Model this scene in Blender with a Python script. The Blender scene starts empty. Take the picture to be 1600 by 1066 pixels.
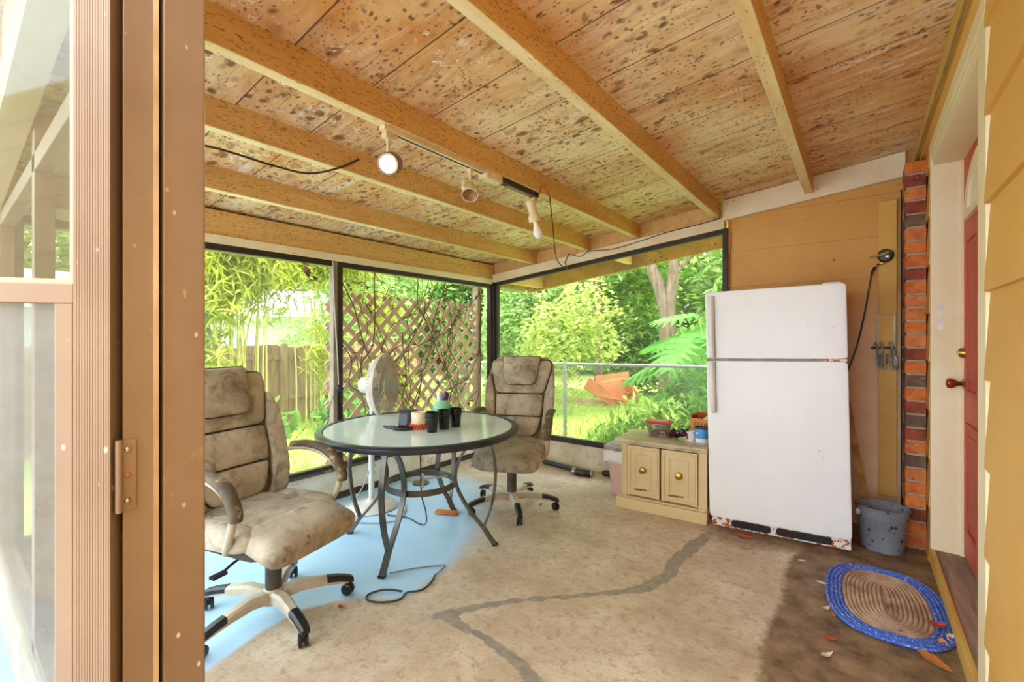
import bpy, bmesh, math, random
import numpy as np
from math import sin, cos, pi, radians as R
from mathutils import Vector as V, Matrix, Euler
random.seed(7); RNG = np.random.default_rng(7)
sc = bpy.context.scene; C = sc.collection

# ------------------------------------------------------------------ camera
cam = bpy.data.cameras.new('camera'); cam.sensor_width = 36; cam.lens = 15.86; cam.clip_start = .02
camo = bpy.data.objects.new('camera', cam); C.objects.link(camo)
camo.location = (0, 0, 1.3); camo.rotation_euler = (R(90), 0, R(37.7)); cam.shift_y = -3/1600
sc.camera = camo

# ------------------------------------------------------------------ materials
def lin(h):
    h = h.lstrip('#'); o = []
    for i in (0, 2, 4):
        c = int(h[i:i+2], 16)/255
        o.append(c/12.92 if c <= .04045 else ((c+.055)/1.055)**2.4)
    return tuple(o)+(1,)
class NT:
    def __init__(s, name):
        s.m = bpy.data.materials.new(name); s.m.use_nodes = True; s.t = s.m.node_tree; s.t.nodes.clear()
        s.out = s.n('ShaderNodeOutputMaterial')
    def n(s, typ, **kw):
        x = s.t.nodes.new(typ)
        for k, v in kw.items():
            if k.startswith('i_'):
                x.inputs[k[2:].replace('_', ' ')].default_value = v
            else: setattr(x, k, v)
        return x
    def l(s, a, b): s.t.links.new(a, b)
    def noise(s, vec, scale, detail=5, rough=.6, dist=0):
        x = s.n('ShaderNodeTexNoise'); x.inputs['Scale'].default_value = scale; x.inputs['Detail'].default_value = detail
        x.inputs['Roughness'].default_value = rough; x.inputs['Distortion'].default_value = dist; s.l(vec, x.inputs['Vector']); return x.outputs['Fac']
    def ramp(s, fac, p0, p1, c0=(0, 0, 0, 1), c1=(1, 1, 1, 1)):
        x = s.n('ShaderNodeValToRGB'); e = x.color_ramp.elements
        e[0].position = p0; e[1].position = p1; e[0].color = c0; e[1].color = c1; s.l(fac, x.inputs['Fac']); return x.outputs['Color']
    def mix(s, fac, a, b, mode='MIX'):
        x = s.n('ShaderNodeMix', data_type='RGBA', blend_type=mode); 
        for sock, val in ((x.inputs['Factor'], fac), (x.inputs[6], a), (x.inputs[7], b)):
            if hasattr(val, 'links') or hasattr(val, 'is_linked'): s.l(val, sock)
            else: sock.default_value = val
        return x.outputs[2]
    def math(s, op, a, b=0.0, c=None):
        x = s.n('ShaderNodeMath', operation=op)
        for i, val in enumerate((a, b) if c is None else (a, b, c)):
            if hasattr(val, 'is_linked'): s.l(val, x.inputs[i])
            else: x.inputs[i].default_value = val
        return x.outputs[0]
    def coord(s, scale=(1, 1, 1), kind='Object'):
        t = s.n('ShaderNodeTexCoord'); m = s.n('ShaderNodeMapping'); m.inputs['Scale'].default_value = scale
        s.l(t.outputs[kind], m.inputs['Vector']); return m.outputs['Vector']
    def bsdf(s, col, rough=.6, metal=0, bump=None, bstr=.3, bdist=.01, **kw):
        b = s.n('ShaderNodeBsdfPrincipled')
        for k, v in (('Base Color', col), ('Roughness', rough), ('Metallic', metal)):
            if hasattr(v, 'is_linked'): s.l(v, b.inputs[k])
            else: b.inputs[k].default_value = v
        for k, v in kw.items(): b.inputs[k.replace('_', ' ')].default_value = v
        if bump is not None:
            u = s.n('ShaderNodeBump'); u.inputs['Strength'].default_value = bstr; u.inputs['Distance'].default_value = bdist
            s.l(bump, u.inputs['Height']); s.l(u.outputs['Normal'], b.inputs['Normal'])
        s.l(b.outputs[0], s.out.inputs['Surface']); return b
def M(name, c1, c2=None, scale=4, rough=.6, metal=0, p=(.35, .65), stretch=(1, 1, 1), spots=None, wear=None, bump=.0, detail=6, **kw):
    """spots = (colour, scale, size 0..1, density 0..1); wear = (colour, scale, threshold)"""
    t = NT(name); v = t.coord(stretch)
    c1 = lin(c1); col = c1
    nf = t.noise(v, scale, detail)
    if c2: col = t.ramp(nf, p[0], p[1], c1, lin(c2))
    if wear:
        w = t.ramp(t.noise(v, wear[1], 8, .65), wear[2], wear[2]+.06); col = t.mix(w, col, lin(wear[0]))
    if spots:
        vo = t.n('ShaderNodeTexVoronoi'); vo.inputs['Scale'].default_value = spots[1]; t.l(v, vo.inputs['Vector'])
        d = t.ramp(vo.outputs['Distance'], spots[2]*.6, spots[2], (1, 1, 1, 1), (0, 0, 0, 1))
        k = t.ramp(t.noise(v, spots[1]*.25, 3), 1-spots[3]-.05, 1-spots[3]+.05)
        col = t.mix(t.math('MULTIPLY', d, k), col, lin(spots[0]))
    t.bsdf(col, rough, metal, nf if bump else None, bump, .01, **kw)
    return t.m
def M_glass(name, tint='eef4f0', haze=.2, hazecol='e8ecea', hz=(.35, .7), gloss=.08, scale=2.0):
    t = NT(name); v = t.coord()
    tr = t.n('ShaderNodeBsdfTransparent'); tr.inputs[0].default_value = lin(tint)
    gl = t.n('ShaderNodeBsdfGlossy'); gl.inputs['Roughness'].default_value = .03
    df = t.n('ShaderNodeBsdfDiffuse'); df.inputs[0].default_value = lin(hazecol)
    tl = t.n('ShaderNodeBsdfTranslucent'); tl.inputs[0].default_value = lin(hazecol)
    a = t.n('ShaderNodeAddShader'); mh = t.n('ShaderNodeMixShader'); mh.inputs[0].default_value = .5; t.l(df.outputs[0], mh.inputs[1]); t.l(tl.outputs[0], mh.inputs[2])
    m1 = t.n('ShaderNodeMixShader'); r = t.ramp(t.noise(v, scale, 6), hz[0], hz[1]); t.l(t.math('MULTIPLY', r, haze), m1.inputs[0])
    t.l(tr.outputs[0], m1.inputs[1]); t.l(mh.outputs[0], m1.inputs[2])
    fr = t.n('ShaderNodeFresnel'); fr.inputs[0].default_value = 1.45
    m2 = t.n('ShaderNodeMixShader'); t.l(t.math('MULTIPLY', fr.outputs[0], gloss*12), m2.inputs[0]); t.l(m1.outputs[0], m2.inputs[1]); t.l(gl.outputs[0], m2.inputs[2])
    t.l(m2.outputs[0], t.out.inputs['Surface']); return t.m
def M_leaf(name, a, b, trans=.45, rough=.5):
    t = NT(name); g = t.n('ShaderNodeNewGeometry')
    col = t.ramp(g.outputs['Random Per Island'], .0, 1., lin(a), lin(b))
    d = t.n('ShaderNodeBsdfDiffuse'); tl = t.n('ShaderNodeBsdfTranslucent'); t.l(col, d.inputs[0]); t.l(col, tl.inputs[0])
    m = t.n('ShaderNodeMixShader'); m.inputs[0].default_value = trans; t.l(d.outputs[0], m.inputs[1]); t.l(tl.outputs[0], m.inputs[2])
    t.l(m.outputs[0], t.out.inputs['Surface']); return t.m
def M_emit(name, col, s):
    t = NT(name); e = t.n('ShaderNodeEmission'); e.inputs[0].default_value = lin(col); e.inputs[1].default_value = s
    t.l(e.outputs[0], t.out.inputs['Surface']); return t.m

# ------------------------------------------------------------------ mesh builder
class MB:
    def __init__(s): s.v = []; s.f = []; s.mi = []
    def add(s, vs, fs, mi=0):
        o = len(s.v); s.v += [tuple(p) for p in vs]; s.f += [tuple(i+o for i in f) for f in fs]; s.mi += [mi]*len(fs); return s
    def box(s, c, d, rot=None, mi=0):
        x, y, z = d[0]/2, d[1]/2, d[2]/2
        vs = [V(q) for q in ((-x,-y,-z),(x,-y,-z),(x,y,-z),(-x,y,-z),(-x,-y,z),(x,-y,z),(x,y,z),(-x,y,z))]
        if rot is not None:
            m = rot if isinstance(rot, Matrix) else Euler(rot).to_matrix(); vs = [m@q for q in vs]
        c = V(c); vs = [q+c for q in vs]
        return s.add(vs, [(0,3,2,1),(4,5,6,7),(0,1,5,4),(1,2,6,5),(2,3,7,6),(3,0,4,7)], mi)
    def bb(s, x0, x1, y0, y1, z0, z1, mi=0): return s.box(((x0+x1)/2,(y0+y1)/2,(z0+z1)/2), (abs(x1-x0),abs(y1-y0),abs(z1-z0)), None, mi)
    def bar(s, p0, p1, w, h, up=(0,0,1), mi=0):
        p0, p1 = V(p0), V(p1); d = (p1-p0); L = d.length; d.normalize(); u = V(up)
        sd = d.cross(u)
        if sd.length < 1e-4: sd = d.cross(V((1,0,0)))
        sd.normalize(); u = sd.cross(d)
        m = Matrix((d, sd, u)).transposed(); return s.box((p0+p1)/2, (L, w, h), m, mi)
    def hexa(s, pts, mi=0): return s.add(pts, [(0,3,2,1),(4,5,6,7),(0,1,5,4),(1,2,6,5),(2,3,7,6),(3,0,4,7)], mi)
    def loft(s, rings, caps=True, closed=False, mi=0):
        n = len(rings[0]); vs = [p for r in rings for p in r]; fs = []; k = len(rings)
        for i in range(k if closed else k-1):
            j = (i+1) % k
            for a in range(n):
                b = (a+1) % n; fs.append((i*n+a, i*n+b, j*n+b, j*n+a))
        if caps and not closed: fs += [tuple(range(n))[::-1], tuple((k-1)*n+a for a in range(n))]
        return s.add(vs, fs, mi)
    def sweep(s, pts, w, h=None, n=8, side=None, closed=False, sq=False, mi=0):
        """section: w along side, h along the other normal; w,h number or list"""
        pts = [V(p) for p in pts]; k = len(pts); h = w if h is None else h; rings = []; prev = None
        for i, p in enumerate(pts):
            a = pts[(i-1) % k] if closed or i > 0 else p; b = pts[(i+1) % k] if closed or i < k-1 else p
            t = (b-a).normalized()
            if side is not None: sd = V(side) - t*V(side).dot(t)
            elif prev is not None: sd = prev - t*prev.dot(t)
            else:
                sd = t.cross(V((0,0,1)));
                if sd.length < .05: sd = t.cross(V((1,0,0)))
            sd.normalize(); prev = sd; nn = t.cross(sd)
            ww = w[i] if isinstance(w, (list, tuple)) else w; hh = h[i] if isinstance(h, (list, tuple)) else h
            if sq: ring = [p+sd*ww*x+nn*hh*y for x, y in ((-.5,-.5),(.5,-.5),(.5,.5),(-.5,.5))]
            else: ring = [p+sd*ww/2*cos(2*pi*q/n)+nn*hh/2*sin(2*pi*q/n) for q in range(n)]
            rings.append(ring)
        return s.loft(rings, True, closed, mi)
    def lathe(s, prof, n=24, c=(0,0,0), m=None, mi=0, sx=1, sy=1, caps=True):
        rings = []
        for r, z in prof:
            ring = [V((r*sx*cos(2*pi*a/n), r*sy*sin(2*pi*a/n), z)) for a in range(n)]
            if m is not None: ring = [m@q for q in ring]
            rings.append([q+V(c) for q in ring])
        return s.loft(rings, caps, False, mi)
    def cyl(s, p0, p1, r0, r1=None, n=14, mi=0):
        r1 = r0 if r1 is None else r1; d = V(p1)-V(p0); q = V((0,0,1)).rotation_difference(d).to_matrix()
        return s.lathe([(r0, 0), (r1, d.length)], n, p0, q, mi)
    def sell(s, c, r, e1=.5, e2=.5, rot=None, nu=24, nv=14, mi=0):
        def f(w, e): return math.copysign(abs(w)**e, w)
        rings = []; m = Euler(rot).to_matrix() if rot else Matrix.Identity(3)
        for i in range(nv+1):
            a = -pi/2+pi*i/nv; a = max(-pi/2+.02, min(pi/2-.02, a))
            rings.append([m@V((r[0]*f(cos(a),e1)*f(cos(b),e2), r[1]*f(cos(a),e1)*f(sin(b),e2), r[2]*f(sin(a),e1)))+V(c) for b in [2*pi*j/nu for j in range(nu)]])
        return s.loft(rings, True, False, mi)
    def prism(s, poly, h, f, mi=0):
        """poly 2D list, f(a,b,w)->3D"""
        return s.loft([[f(a,b,0) for a,b in poly], [f(a,b,h) for a,b in poly]], True, False, mi)
    def pad(s, out, h, f, back=.004, mi=0):
        cx = sum(p[0] for p in out)/len(out); cy = sum(p[1] for p in out)/len(out); rings = []
        for sc_, hh in ((1,-back),(1,h*.35),(.985,h*.6),(.95,h*.8),(.88,h*.93),(.7,h),(.4,h*1.04),(.08,h*1.05)):
            rings.append([f(cx+(a-cx)*sc_, cy+(b-cy)*sc_, hh) for a, b in out])
        return s.loft(rings, True, False, mi)
    def build(s, name, mats, parent=None, smooth=False, bevel=0, sub=0, loc=None, rot=None, autosm=None):
        me = bpy.data.meshes.new(name); me.from_pydata(s.v, [], s.f)
        mats = mats if isinstance(mats, (list, tuple)) else [mats]
        for m in mats: me.materials.append(m)
        me.polygons.foreach_set('material_index', s.mi)
        bm = bmesh.new(); bm.from_mesh(me); bmesh.ops.recalc_face_normals(bm, faces=bm.faces); bm.to_mesh(me); bm.free()
        o = bpy.data.objects.new(name, me); C.objects.link(o); o.parent = parent
        if loc: o.location = loc
        if rot: o.rotation_euler = rot
        if bevel:
            b = o.modifiers.new('b', 'BEVEL'); b.width = bevel; b.segments = 2; b.limit_method = 'ANGLE'; b.angle_limit = R(40)
        if sub: m = o.modifiers.new('s', 'SUBSURF'); m.levels = sub; m.render_levels = sub
        if smooth:
            for p in me.polygons: p.use_smooth = True
            try:
                me.set_sharp_from_angle(angle=R(autosm or 45))
            except Exception: pass
        return o
def thing(name, label, cat, loc=(0,0,0), rz=0, group=None, rot=None):
    o = bpy.data.objects.new(name, None); C.objects.link(o); o.location = loc; o.rotation_euler = rot if rot else (0,0,rz)
    o.empty_display_size = .05; o['label'] = label; o['category'] = cat
    if group: o['group'] = group
    return o
def tag(o, label, cat, group=None, kind=None):
    o['label'] = label; o['category'] = cat
    if group: o['group'] = group
    if kind: o['kind'] = kind
    return o
def struct(o, label=None, cat=None):
    o['kind'] = 'structure'
    if label: o['label'] = label
    if cat: o['category'] = cat
    return o
def dup(root, loc, rot=None, label=None):
    r = root.copy(); C.objects.link(r); r.location = loc
    if rot is not None: r.rotation_euler = rot
    if label: r['label'] = label
    for ch in root.children:
        c = ch.copy(); C.objects.link(c); c.parent = r
        for g in ch.children:
            d = g.copy(); C.objects.link(d); d.parent = c
    return r
def spl(pts, n=8):
    """Catmull-Rom through points"""
    P = [V(p) for p in pts]; P = [2*P[0]-P[1]]+P+[2*P[-1]-P[-2]]; o = []
    for i in range(1, len(P)-2):
        for k in range(n):
            t = k/n; a, b, c, d = P[i-1:i+3]
            o.append(.5*((2*b)+(c-a)*t+(2*a-5*b+4*c-d)*t*t+(3*b-a-3*c+d)*t**3))
    o.append(P[-2]); return o
def rpoly(pts, r=.02, n=4):
    """rounded polygon; r number or list"""
    o = []; k = len(pts)
    for i in range(k):
        p = V((*pts[i],0)); a = V((*pts[i-1],0)); b = V((*pts[(i+1)%k],0)); rr = r[i] if isinstance(r,(list,tuple)) else r
        da = (a-p); db = (b-p); rr = min(rr, da.length*.48, db.length*.48); s = p+da.normalized()*rr; e = p+db.normalized()*rr
        for q in range(n+1):
            t = q/n; w = s*(1-t)**2+p*2*t*(1-t)+e*t*t; o.append((w.x, w.y))
    return o
def subdiv_poly(pts, step=.02):
    o = []
    for i in range(len(pts)):
        a, b = V((*pts[i],0)), V((*pts[(i+1)%len(pts)],0)); n = max(1, int((b-a).length/step))
        for k in range(n): w = a.lerp(b, k/n); o.append((w.x, w.y))
    return o
def zb(x): return 2.40+.1045*x        # underside of the rafters at x
def zc(x): return zb(x)+.125          # ceiling boards
XL, YF, XR, YN = -3.37, 4.0, .33, .22 # inner faces: left screens, far wall, house wall, front screens

# ------------------------------------------------------------------ shared materials
m_orangewood = M('ochre painted timber', 'e2bb7c', 'd1a262', 3, .65, p=(.3,.75), stretch=(6,.8,6), spots=('6b4218', 38, .34, .55), wear=('ecd6a6', 9, .70), bump=.25)
m_creamwood = M('worn cream beam underside', 'efdfb4', 'd9b878', 2.2, .6, p=(.35,.72), stretch=(5,1,5), spots=('5a3413', 30, .3, .45), wear=('b07a3c', 9, .72))  # separate cream tone for the undersides of the rafters
m_white = M('cream painted trim', 'efe3c8', 'e2cfa9', 3, .55, spots=('7a5a34', 26, .22, .35), wear=('c4a678', 6, .7))
m_yellow = M('ochre siding paint', 'dcab5b', 'cf9a48', 1.3, .6, stretch=(1,1,1), wear=('c08a3e', 5, .74), spots=('6b4a22', 7, .08, .3), bump=.08)
m_yellowtrim = M('yellow trim paint', 'd9b25a', 'c79b45', 2, .55, spots=('6b4a22', 16, .12, .3))
m_cream = M('pale cream door paint', 'efe2bf', 'e6d3a6', 2.2, .5, wear=('c9a97a', 5, .72))
m_brownalu = M('bronze brown aluminium', 'a48f7d', '897262', 2.5, .42, metal=.25, stretch=(1,1,.6), spots=('e4d8c4', 48, .13, .45), wear=('b7a48f', 6, .66))
m_darkalu = M('dark bronze screen frame', '3d3126', '2c241c', 4, .45, metal=.3, spots=('8a7a66', 40, .12, .3))
m_black = M('black plastic', '17171a', '232327', 6, .35)
m_dkgrey = M('dark grey plastic', '3a3c42', '2c2d32', 6, .45)
m_steel = M('bright chrome', 'c9c6c0', 'a7a29a', 5, .25, metal=.9)
m_screen = M_glass('insect screen', 'ffffff', .16, 'b9bcb0', (.2,.6), .0, 3)

# ceiling: grooved boards, mould spots, peeling white paint
def mat_ceiling():
    t = NT('mould spotted ceiling boards'); v = t.coord(); sep = t.n('ShaderNodeSeparateXYZ'); t.l(v, sep.inputs[0])
    vs = t.coord((.45, 2.2, 1))
    col = t.ramp(t.noise(v, 1.0, 6, .62), .34, .62, lin('d29450'), lin('f8e6bc'))
    col = t.mix(t.math('MULTIPLY', t.ramp(t.noise(vs, 3.2, 9, .72, .8), .48, .68), .6), col, lin('b8733a'))
    col = t.mix(t.math('MULTIPLY', t.ramp(t.noise(vs, 6.5, 9, .75), .57, .67), .45), col, lin('8a552c'))
    col = t.mix(t.math('MULTIPLY', t.ramp(t.noise(vs, 2.4, 10, .75, 1.8), .57, .64), .8), col, lin('ece4d4'))
    wn = t.n('ShaderNodeTexNoise'); wn.inputs['Scale'].default_value = 14; wn.inputs['Detail'].default_value = 4; t.l(v, wn.inputs['Vector'])
    sc0 = t.n('ShaderNodeVectorMath', operation='SCALE'); sc0.inputs['Scale'].default_value = .055; t.l(wn.outputs['Color'], sc0.inputs[0])
    av = t.n('ShaderNodeVectorMath', operation='ADD'); t.l(v, av.inputs[0]); t.l(sc0.outputs[0], av.inputs[1])
    for sc_, size, dens, c in ((10, .36, .55, '8a4d20'), (17, .36, .52, '6a3a17'), (33, .34, .50, '552f14'), (60, .36, .52, '5a3418')):
        vo = t.n('ShaderNodeTexVoronoi'); vo.inputs['Scale'].default_value = sc_
        w = t.n('ShaderNodeMapping'); w.inputs['Location'].default_value = (sc_, 3.1, 0); w.inputs['Scale'].default_value = (.75, 1.15, 1); t.l(av.outputs[0], w.inputs['Vector']); t.l(w.outputs[0], vo.inputs['Vector'])
        d = t.ramp(vo.outputs['Distance'], size*.5, size, (1,1,1,1), (0,0,0,1))
        nz = t.math('ADD', t.noise(v, 1.7+sc_*.06, 4, .6), t.math('MULTIPLY', sep.outputs['X'], -.035))
        k = t.ramp(nz, dens-.1+.04, dens+.04)
        sz = t.n('ShaderNodeSeparateXYZ'); t.l(vo.outputs['Color'], sz.inputs[0])
        k2 = t.ramp(sz.outputs['X'], .25, .6)
        col = t.mix(t.math('MULTIPLY', t.math('MULTIPLY', t.math('MULTIPLY', d, k), k2), .85), col, lin(c))
    # curled white paint flakes near the front of the porch
    vo = t.n('ShaderNodeTexVoronoi', feature='DISTANCE_TO_EDGE'); vo.inputs['Scale'].default_value = 13
    nv = t.n('ShaderNodeVectorMath', operation='ADD'); nn = t.n('ShaderNodeTexNoise'); nn.inputs['Scale'].default_value = 5; t.l(v, nn.inputs['Vector']); t.l(v, nv.inputs[0]); t.l(nn.outputs['Color'], nv.inputs[1]); t.l(nv.outputs[0], vo.inputs['Vector'])
    e = t.ramp(vo.outputs['Distance'], .03, .075, (1,1,1,1), (0,0,0,1))
    nz = t.math('ADD', t.noise(v, 4.3, 5, .65), t.math('MULTIPLY', sep.outputs['Y'], -.10)); k = t.ramp(nz, .45, .50)
    br = t.ramp(t.noise(v, 17, 3), .47, .53)
    col = t.mix(t.math('MULTIPLY', t.math('MULTIPLY', e, k), br), col, lin('f3ecde'))
    def line(period, wdt, ph):
        f = t.math('FRACT', t.math('DIVIDE', t.math('ADD', sep.outputs['Y'], ph), period))
        a = t.math('ABSOLUTE', t.math('SUBTRACT', f, .5)); return t.math('LESS_THAN', a, wdt/period)
    g = t.math('MULTIPLY', line(.11, .0016, .0), t.ramp(t.noise(v, 2.2, 3), .35, .55)); col = t.mix(t.math('MULTIPLY', g, .6), col, lin('8a5424'))
    g2 = line(.33, .0032, .02); col = t.mix(t.math('MULTIPLY', g2, .85), col, lin('3b2110'))
    t.bsdf(col, .62, 0, g2, -.4, .01); return t.m
m_ceil = mat_ceiling()

# ------------------------------------------------------------------ floor
def sd_poly(px, py, poly):
    d = np.full(px.shape, 1e9); ins = np.zeros(px.shape, bool); n = len(poly)
    for i in range(n):
        ax, ay = poly[i]; bx, by = poly[(i+1) % n]; ex, ey = bx-ax, by-ay
        t = np.clip(((px-ax)*ex+(py-ay)*ey)/(ex*ex+ey*ey+1e-12), 0, 1); d = np.minimum(d, np.hypot(px-ax-t*ex, py-ay-t*ey))
        c = ((ay > py) != (by > py)) & (px < (bx-ax)*(py-ay)/(by-ay+1e-12)+ax); ins ^= c
    return np.where(ins, d, -d)
def d_line(px, py, pts):
    d = np.full(px.shape, 1e9)
    for (ax, ay, aw), (bx, by, bw) in zip(pts[:-1], pts[1:]):
        ex, ey = bx-ax, by-ay; t = np.clip(((px-ax)*ex+(py-ay)*ey)/(ex*ex+ey*ey+1e-12), 0, 1)
        d = np.minimum(d, np.hypot(px-ax-t*ex, py-ay-t*ey)-(aw+(bw-aw)*t)/2)
    return d
x0, x1, y0, y1, st = XL-.06, .47, .1, YF+.06, .0125
nx, ny = int((x1-x0)/st), int((y1-y0)/st)
gx, gy = np.meshgrid(np.linspace(x0, x1, nx), np.linspace(y0, y1, ny))
me = bpy.data.meshes.new('floor')
co = np.stack([gx, gy, np.zeros_like(gx)], -1).reshape(-1, 3)
ii = np.arange((nx-1)*(ny-1)); r, c = ii//(nx-1), ii % (nx-1); a = r*nx+c
quads = np.stack([a, a+1, a+nx+1, a+nx], -1)
me.vertices.add(len(co)); me.vertices.foreach_set('co', co.ravel()); me.loops.add(quads.size); me.loops.foreach_set('vertex_index', quads.ravel())
me.polygons.add(len(quads)); me.polygons.foreach_set('loop_start', np.arange(0, quads.size, 4)); me.update(); me.validate()
px, py = gx.ravel(), gy.ravel()
blue = [(-1.98,.55),(-2.03,.68),(-2.10,.88),(-2.13,1.08),(-2.06,1.24),(-1.98,1.33),(-1.9,1.39),(-1.80,1.46),(-1.83,1.62),(-1.88,1.85),(-1.98,2.1),(-2.18,2.45),(-2.45,2.75),(-2.7,3.0),(-3.4,3.1),(-3.4,.1),(-1.9,.1)]  # outline of the pale blue sky glare painted into the floor colour
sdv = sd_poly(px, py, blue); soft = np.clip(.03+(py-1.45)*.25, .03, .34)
sky_glare = np.clip(.5+sdv/soft/2, 0, 1)
crack = [(-.80,3.2,.05),(-.826,3.0,.09),(-.84,2.87,.085),(-.855,2.66,.08),(-.84,2.5,.07),(-.885,2.29,.075),(-.976,2.178,.04),(-1.067,2.09,.035),(-1.161,1.985,.03),(-1.257,1.89,.035),(-1.367,1.77,.03),(-1.45,1.66,.04),(-1.5,1.57,.05),(-1.56,1.47,.07)]
branch = [(-1.56,1.48,.06),(-1.44,1.485,.045),(-1.30,1.475,.04),(-1.2,1.468,.045),(-1.10,1.45,.055),(-.97,1.40,.055),(-.8,1.32,.05)]
wob = .008*np.sin(px*31+3*np.sin(py*17))+.006*np.sin(py*53+px*20)+.005*np.sin(px*97+py*61)
ck = np.clip(.5-(np.minimum(d_line(px, py, crack), d_line(px, py, branch))+wob*.7)/.012, 0, 1)
dk = np.clip(.5+(px+.33+.012*np.sin(py*9))/.10, 0, 1)*np.clip((py-1.2)/.9, .35, 1)
dk2 = np.clip((py-3.0+.06*np.sin(px*7))/.3, 0, 1)*np.clip((px+1.0)/.3, 0, 1); dk = np.maximum(dk, dk2*.9)
halo = np.exp(-(np.hypot(px+1.6, py-1.45)/.22)**2)
for nm, arr in (('paint', sky_glare), ('crack', np.maximum(ck, halo*.4)), ('damp', dk)):  # 'paint' carries the sky glare mask, not a coat of paint
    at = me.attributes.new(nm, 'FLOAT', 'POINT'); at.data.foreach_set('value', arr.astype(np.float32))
def mat_floor():
    t = NT('stained concrete floor'); v = t.coord()
    def att(nm): x = t.n('ShaderNodeAttribute', attribute_name=nm); return x.outputs['Fac']
    n1 = t.noise(v, 2.2, 8, .65); n2 = t.noise(v, 22, 6, .7); n3 = t.noise(v, 70, 4, .6)
    col = t.ramp(n1, .34, .64, lin('b29a7e'), lin('dccdb6'))
    col = t.mix(t.ramp(n2, .5, .72), col, lin('a38a6c'))
    col = t.mix(t.math('MULTIPLY', t.ramp(n3, .5, .7), .35), col, lin('8d7558'))
    dmp = t.ramp(t.math('ADD', att('damp'), t.math('MULTIPLY', t.math('SUBTRACT', n2, .5), .8)), .35, .75)
    dcol = t.ramp(t.noise(v, 7, 8, .7), .35, .68, lin('5c4630'), lin('a48664'))
    col = t.mix(dmp, col, dcol)
    sky_glare = t.ramp(t.math('ADD', att('paint'), t.math('MULTIPLY', t.math('SUBTRACT', n2, .5), .35)), .3, .7)  # the 'paint' attribute holds the sky glare mask
    col = t.mix(sky_glare, col, t.ramp(t.noise(v, 1.5, 4), .3, .7, lin('a4cdec'), lin('b9dcf4')))  # sky glare put into the base colour as pale blue
    ck = t.ramp(t.math('ADD', att('crack'), t.math('MULTIPLY', t.math('SUBTRACT', n2, .5), .3)), .3, .6)
    col = t.mix(ck, col, t.ramp(n2, .3, .7, lin('857a6c'), lin('a59a8b')))
    rough = t.math('SUBTRACT', .62, t.math('MULTIPLY', sky_glare, .3))
    t.bsdf(col, rough, 0, n2, .12, .004); return t.m
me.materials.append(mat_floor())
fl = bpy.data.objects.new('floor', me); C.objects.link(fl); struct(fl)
m_conc = M('bare concrete', 'b9ab96', '9c8f7c', 3, .8, bump=.2)
struct(MB().bb(XL-.16, .5, .1, YF+.16, -.3, -.004).build('floor_slab', m_conc))

# ------------------------------------------------------------------ ceiling, rafters, eaves
y_a, y_b = .06, 5.05
def slab(xa, xb, ya, yb, fz0, fz1): # underside fz0(x), top fz1(x)
    return [(xa,ya,fz0(xa)),(xb,ya,fz0(xb)),(xb,yb,fz0(xb)),(xa,yb,fz0(xa)),(xa,ya,fz1(xa)),(xb,ya,fz1(xb)),(xb,yb,fz1(xb)),(xa,yb,fz1(xa))]
struct(MB().hexa(slab(-3.62, .9, y_a, y_b, zc, lambda x: zc(x)+.05)).build('ceiling', m_ceil))
labels = ['ochre roof beam nearest the house wall, right above the fridge', 'ochre roof beam ending over the corner of the wide screen beside the fridge',
          'ochre roof beam carrying the track lights', 'ochre roof beam just beyond the track lights, crossed by a thin brown cable', 'thin ochre roof beam second from the lattice screen']
for x, lb in zip((-.30, -.945, -1.636, -2.145, -2.787), labels):
    o = MB().hexa(slab(x-.026, x+.026, y_a+.03, (y_b-.02 if x == -2.145 else YF+.03), lambda q: zb(x)+.004, lambda q: zc(x)+.004)).hexa(slab(x-.0262, x+.0262, y_a+.03, (y_b-.02 if x == -2.145 else YF+.03), lambda q: zb(x), lambda q: zb(x)+.006), 1).build('roof_beam', [m_orangewood, m_creamwood], bevel=.002); struct(o, lb)
# beam and header over the left screens
struct(MB().bb(XL-.09, XL+.01, y_a+.03, y_b-.02, 1.985, zc(XL)-.02).build('roof_beam', m_orangewood, bevel=.003), 'ochre beam lying along the top of the left screens')
struct(MB().bb(XL-.06, XL+.03, .2, YF+.02, 1.928, 1.988).build('trim_1', m_white, bevel=.004))
# far wall header: ochre blocking above, white strip below, full white board over the siding
mb = MB(); xs = (XL, -.91)
mb.hexa([(xs[0],YF+.02,zb(xs[0])-.01),(xs[1],YF+.02,zb(xs[1])-.01),(xs[1],YF+.06,zb(xs[1])-.01),(xs[0],YF+.06,zb(xs[0])-.01),(xs[0],YF+.02,zc(xs[0])),(xs[1],YF+.02,zc(xs[1])),(xs[1],YF+.06,zc(xs[1])),(xs[0],YF+.06,zc(xs[0]))])
struct(mb.build('trim_2', m_orangewood))
def slope_board(xa, xb, ya, yb, lo, hi, name, mat):
    return struct(MB().hexa([(xa,ya,zb(xa)+lo),(xb,ya,zb(xb)+lo),(xb,yb,zb(xb)+lo),(xa,yb,zb(xa)+lo),(xa,ya,zb(xa)+hi),(xb,ya,zb(xb)+hi),(xb,yb,zb(xb)+hi),(xa,yb,zb(xa)+hi)]).build(name, mat, bevel=.003))
slope_board(XL+.02, -.88, YF-.035, YF+.05, -.105, -.012, 'trim_3', m_white)
slope_board(-.885, .235, YF-.05, YF-.012, -.045, .12, 'trim_4', m_white)
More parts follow.
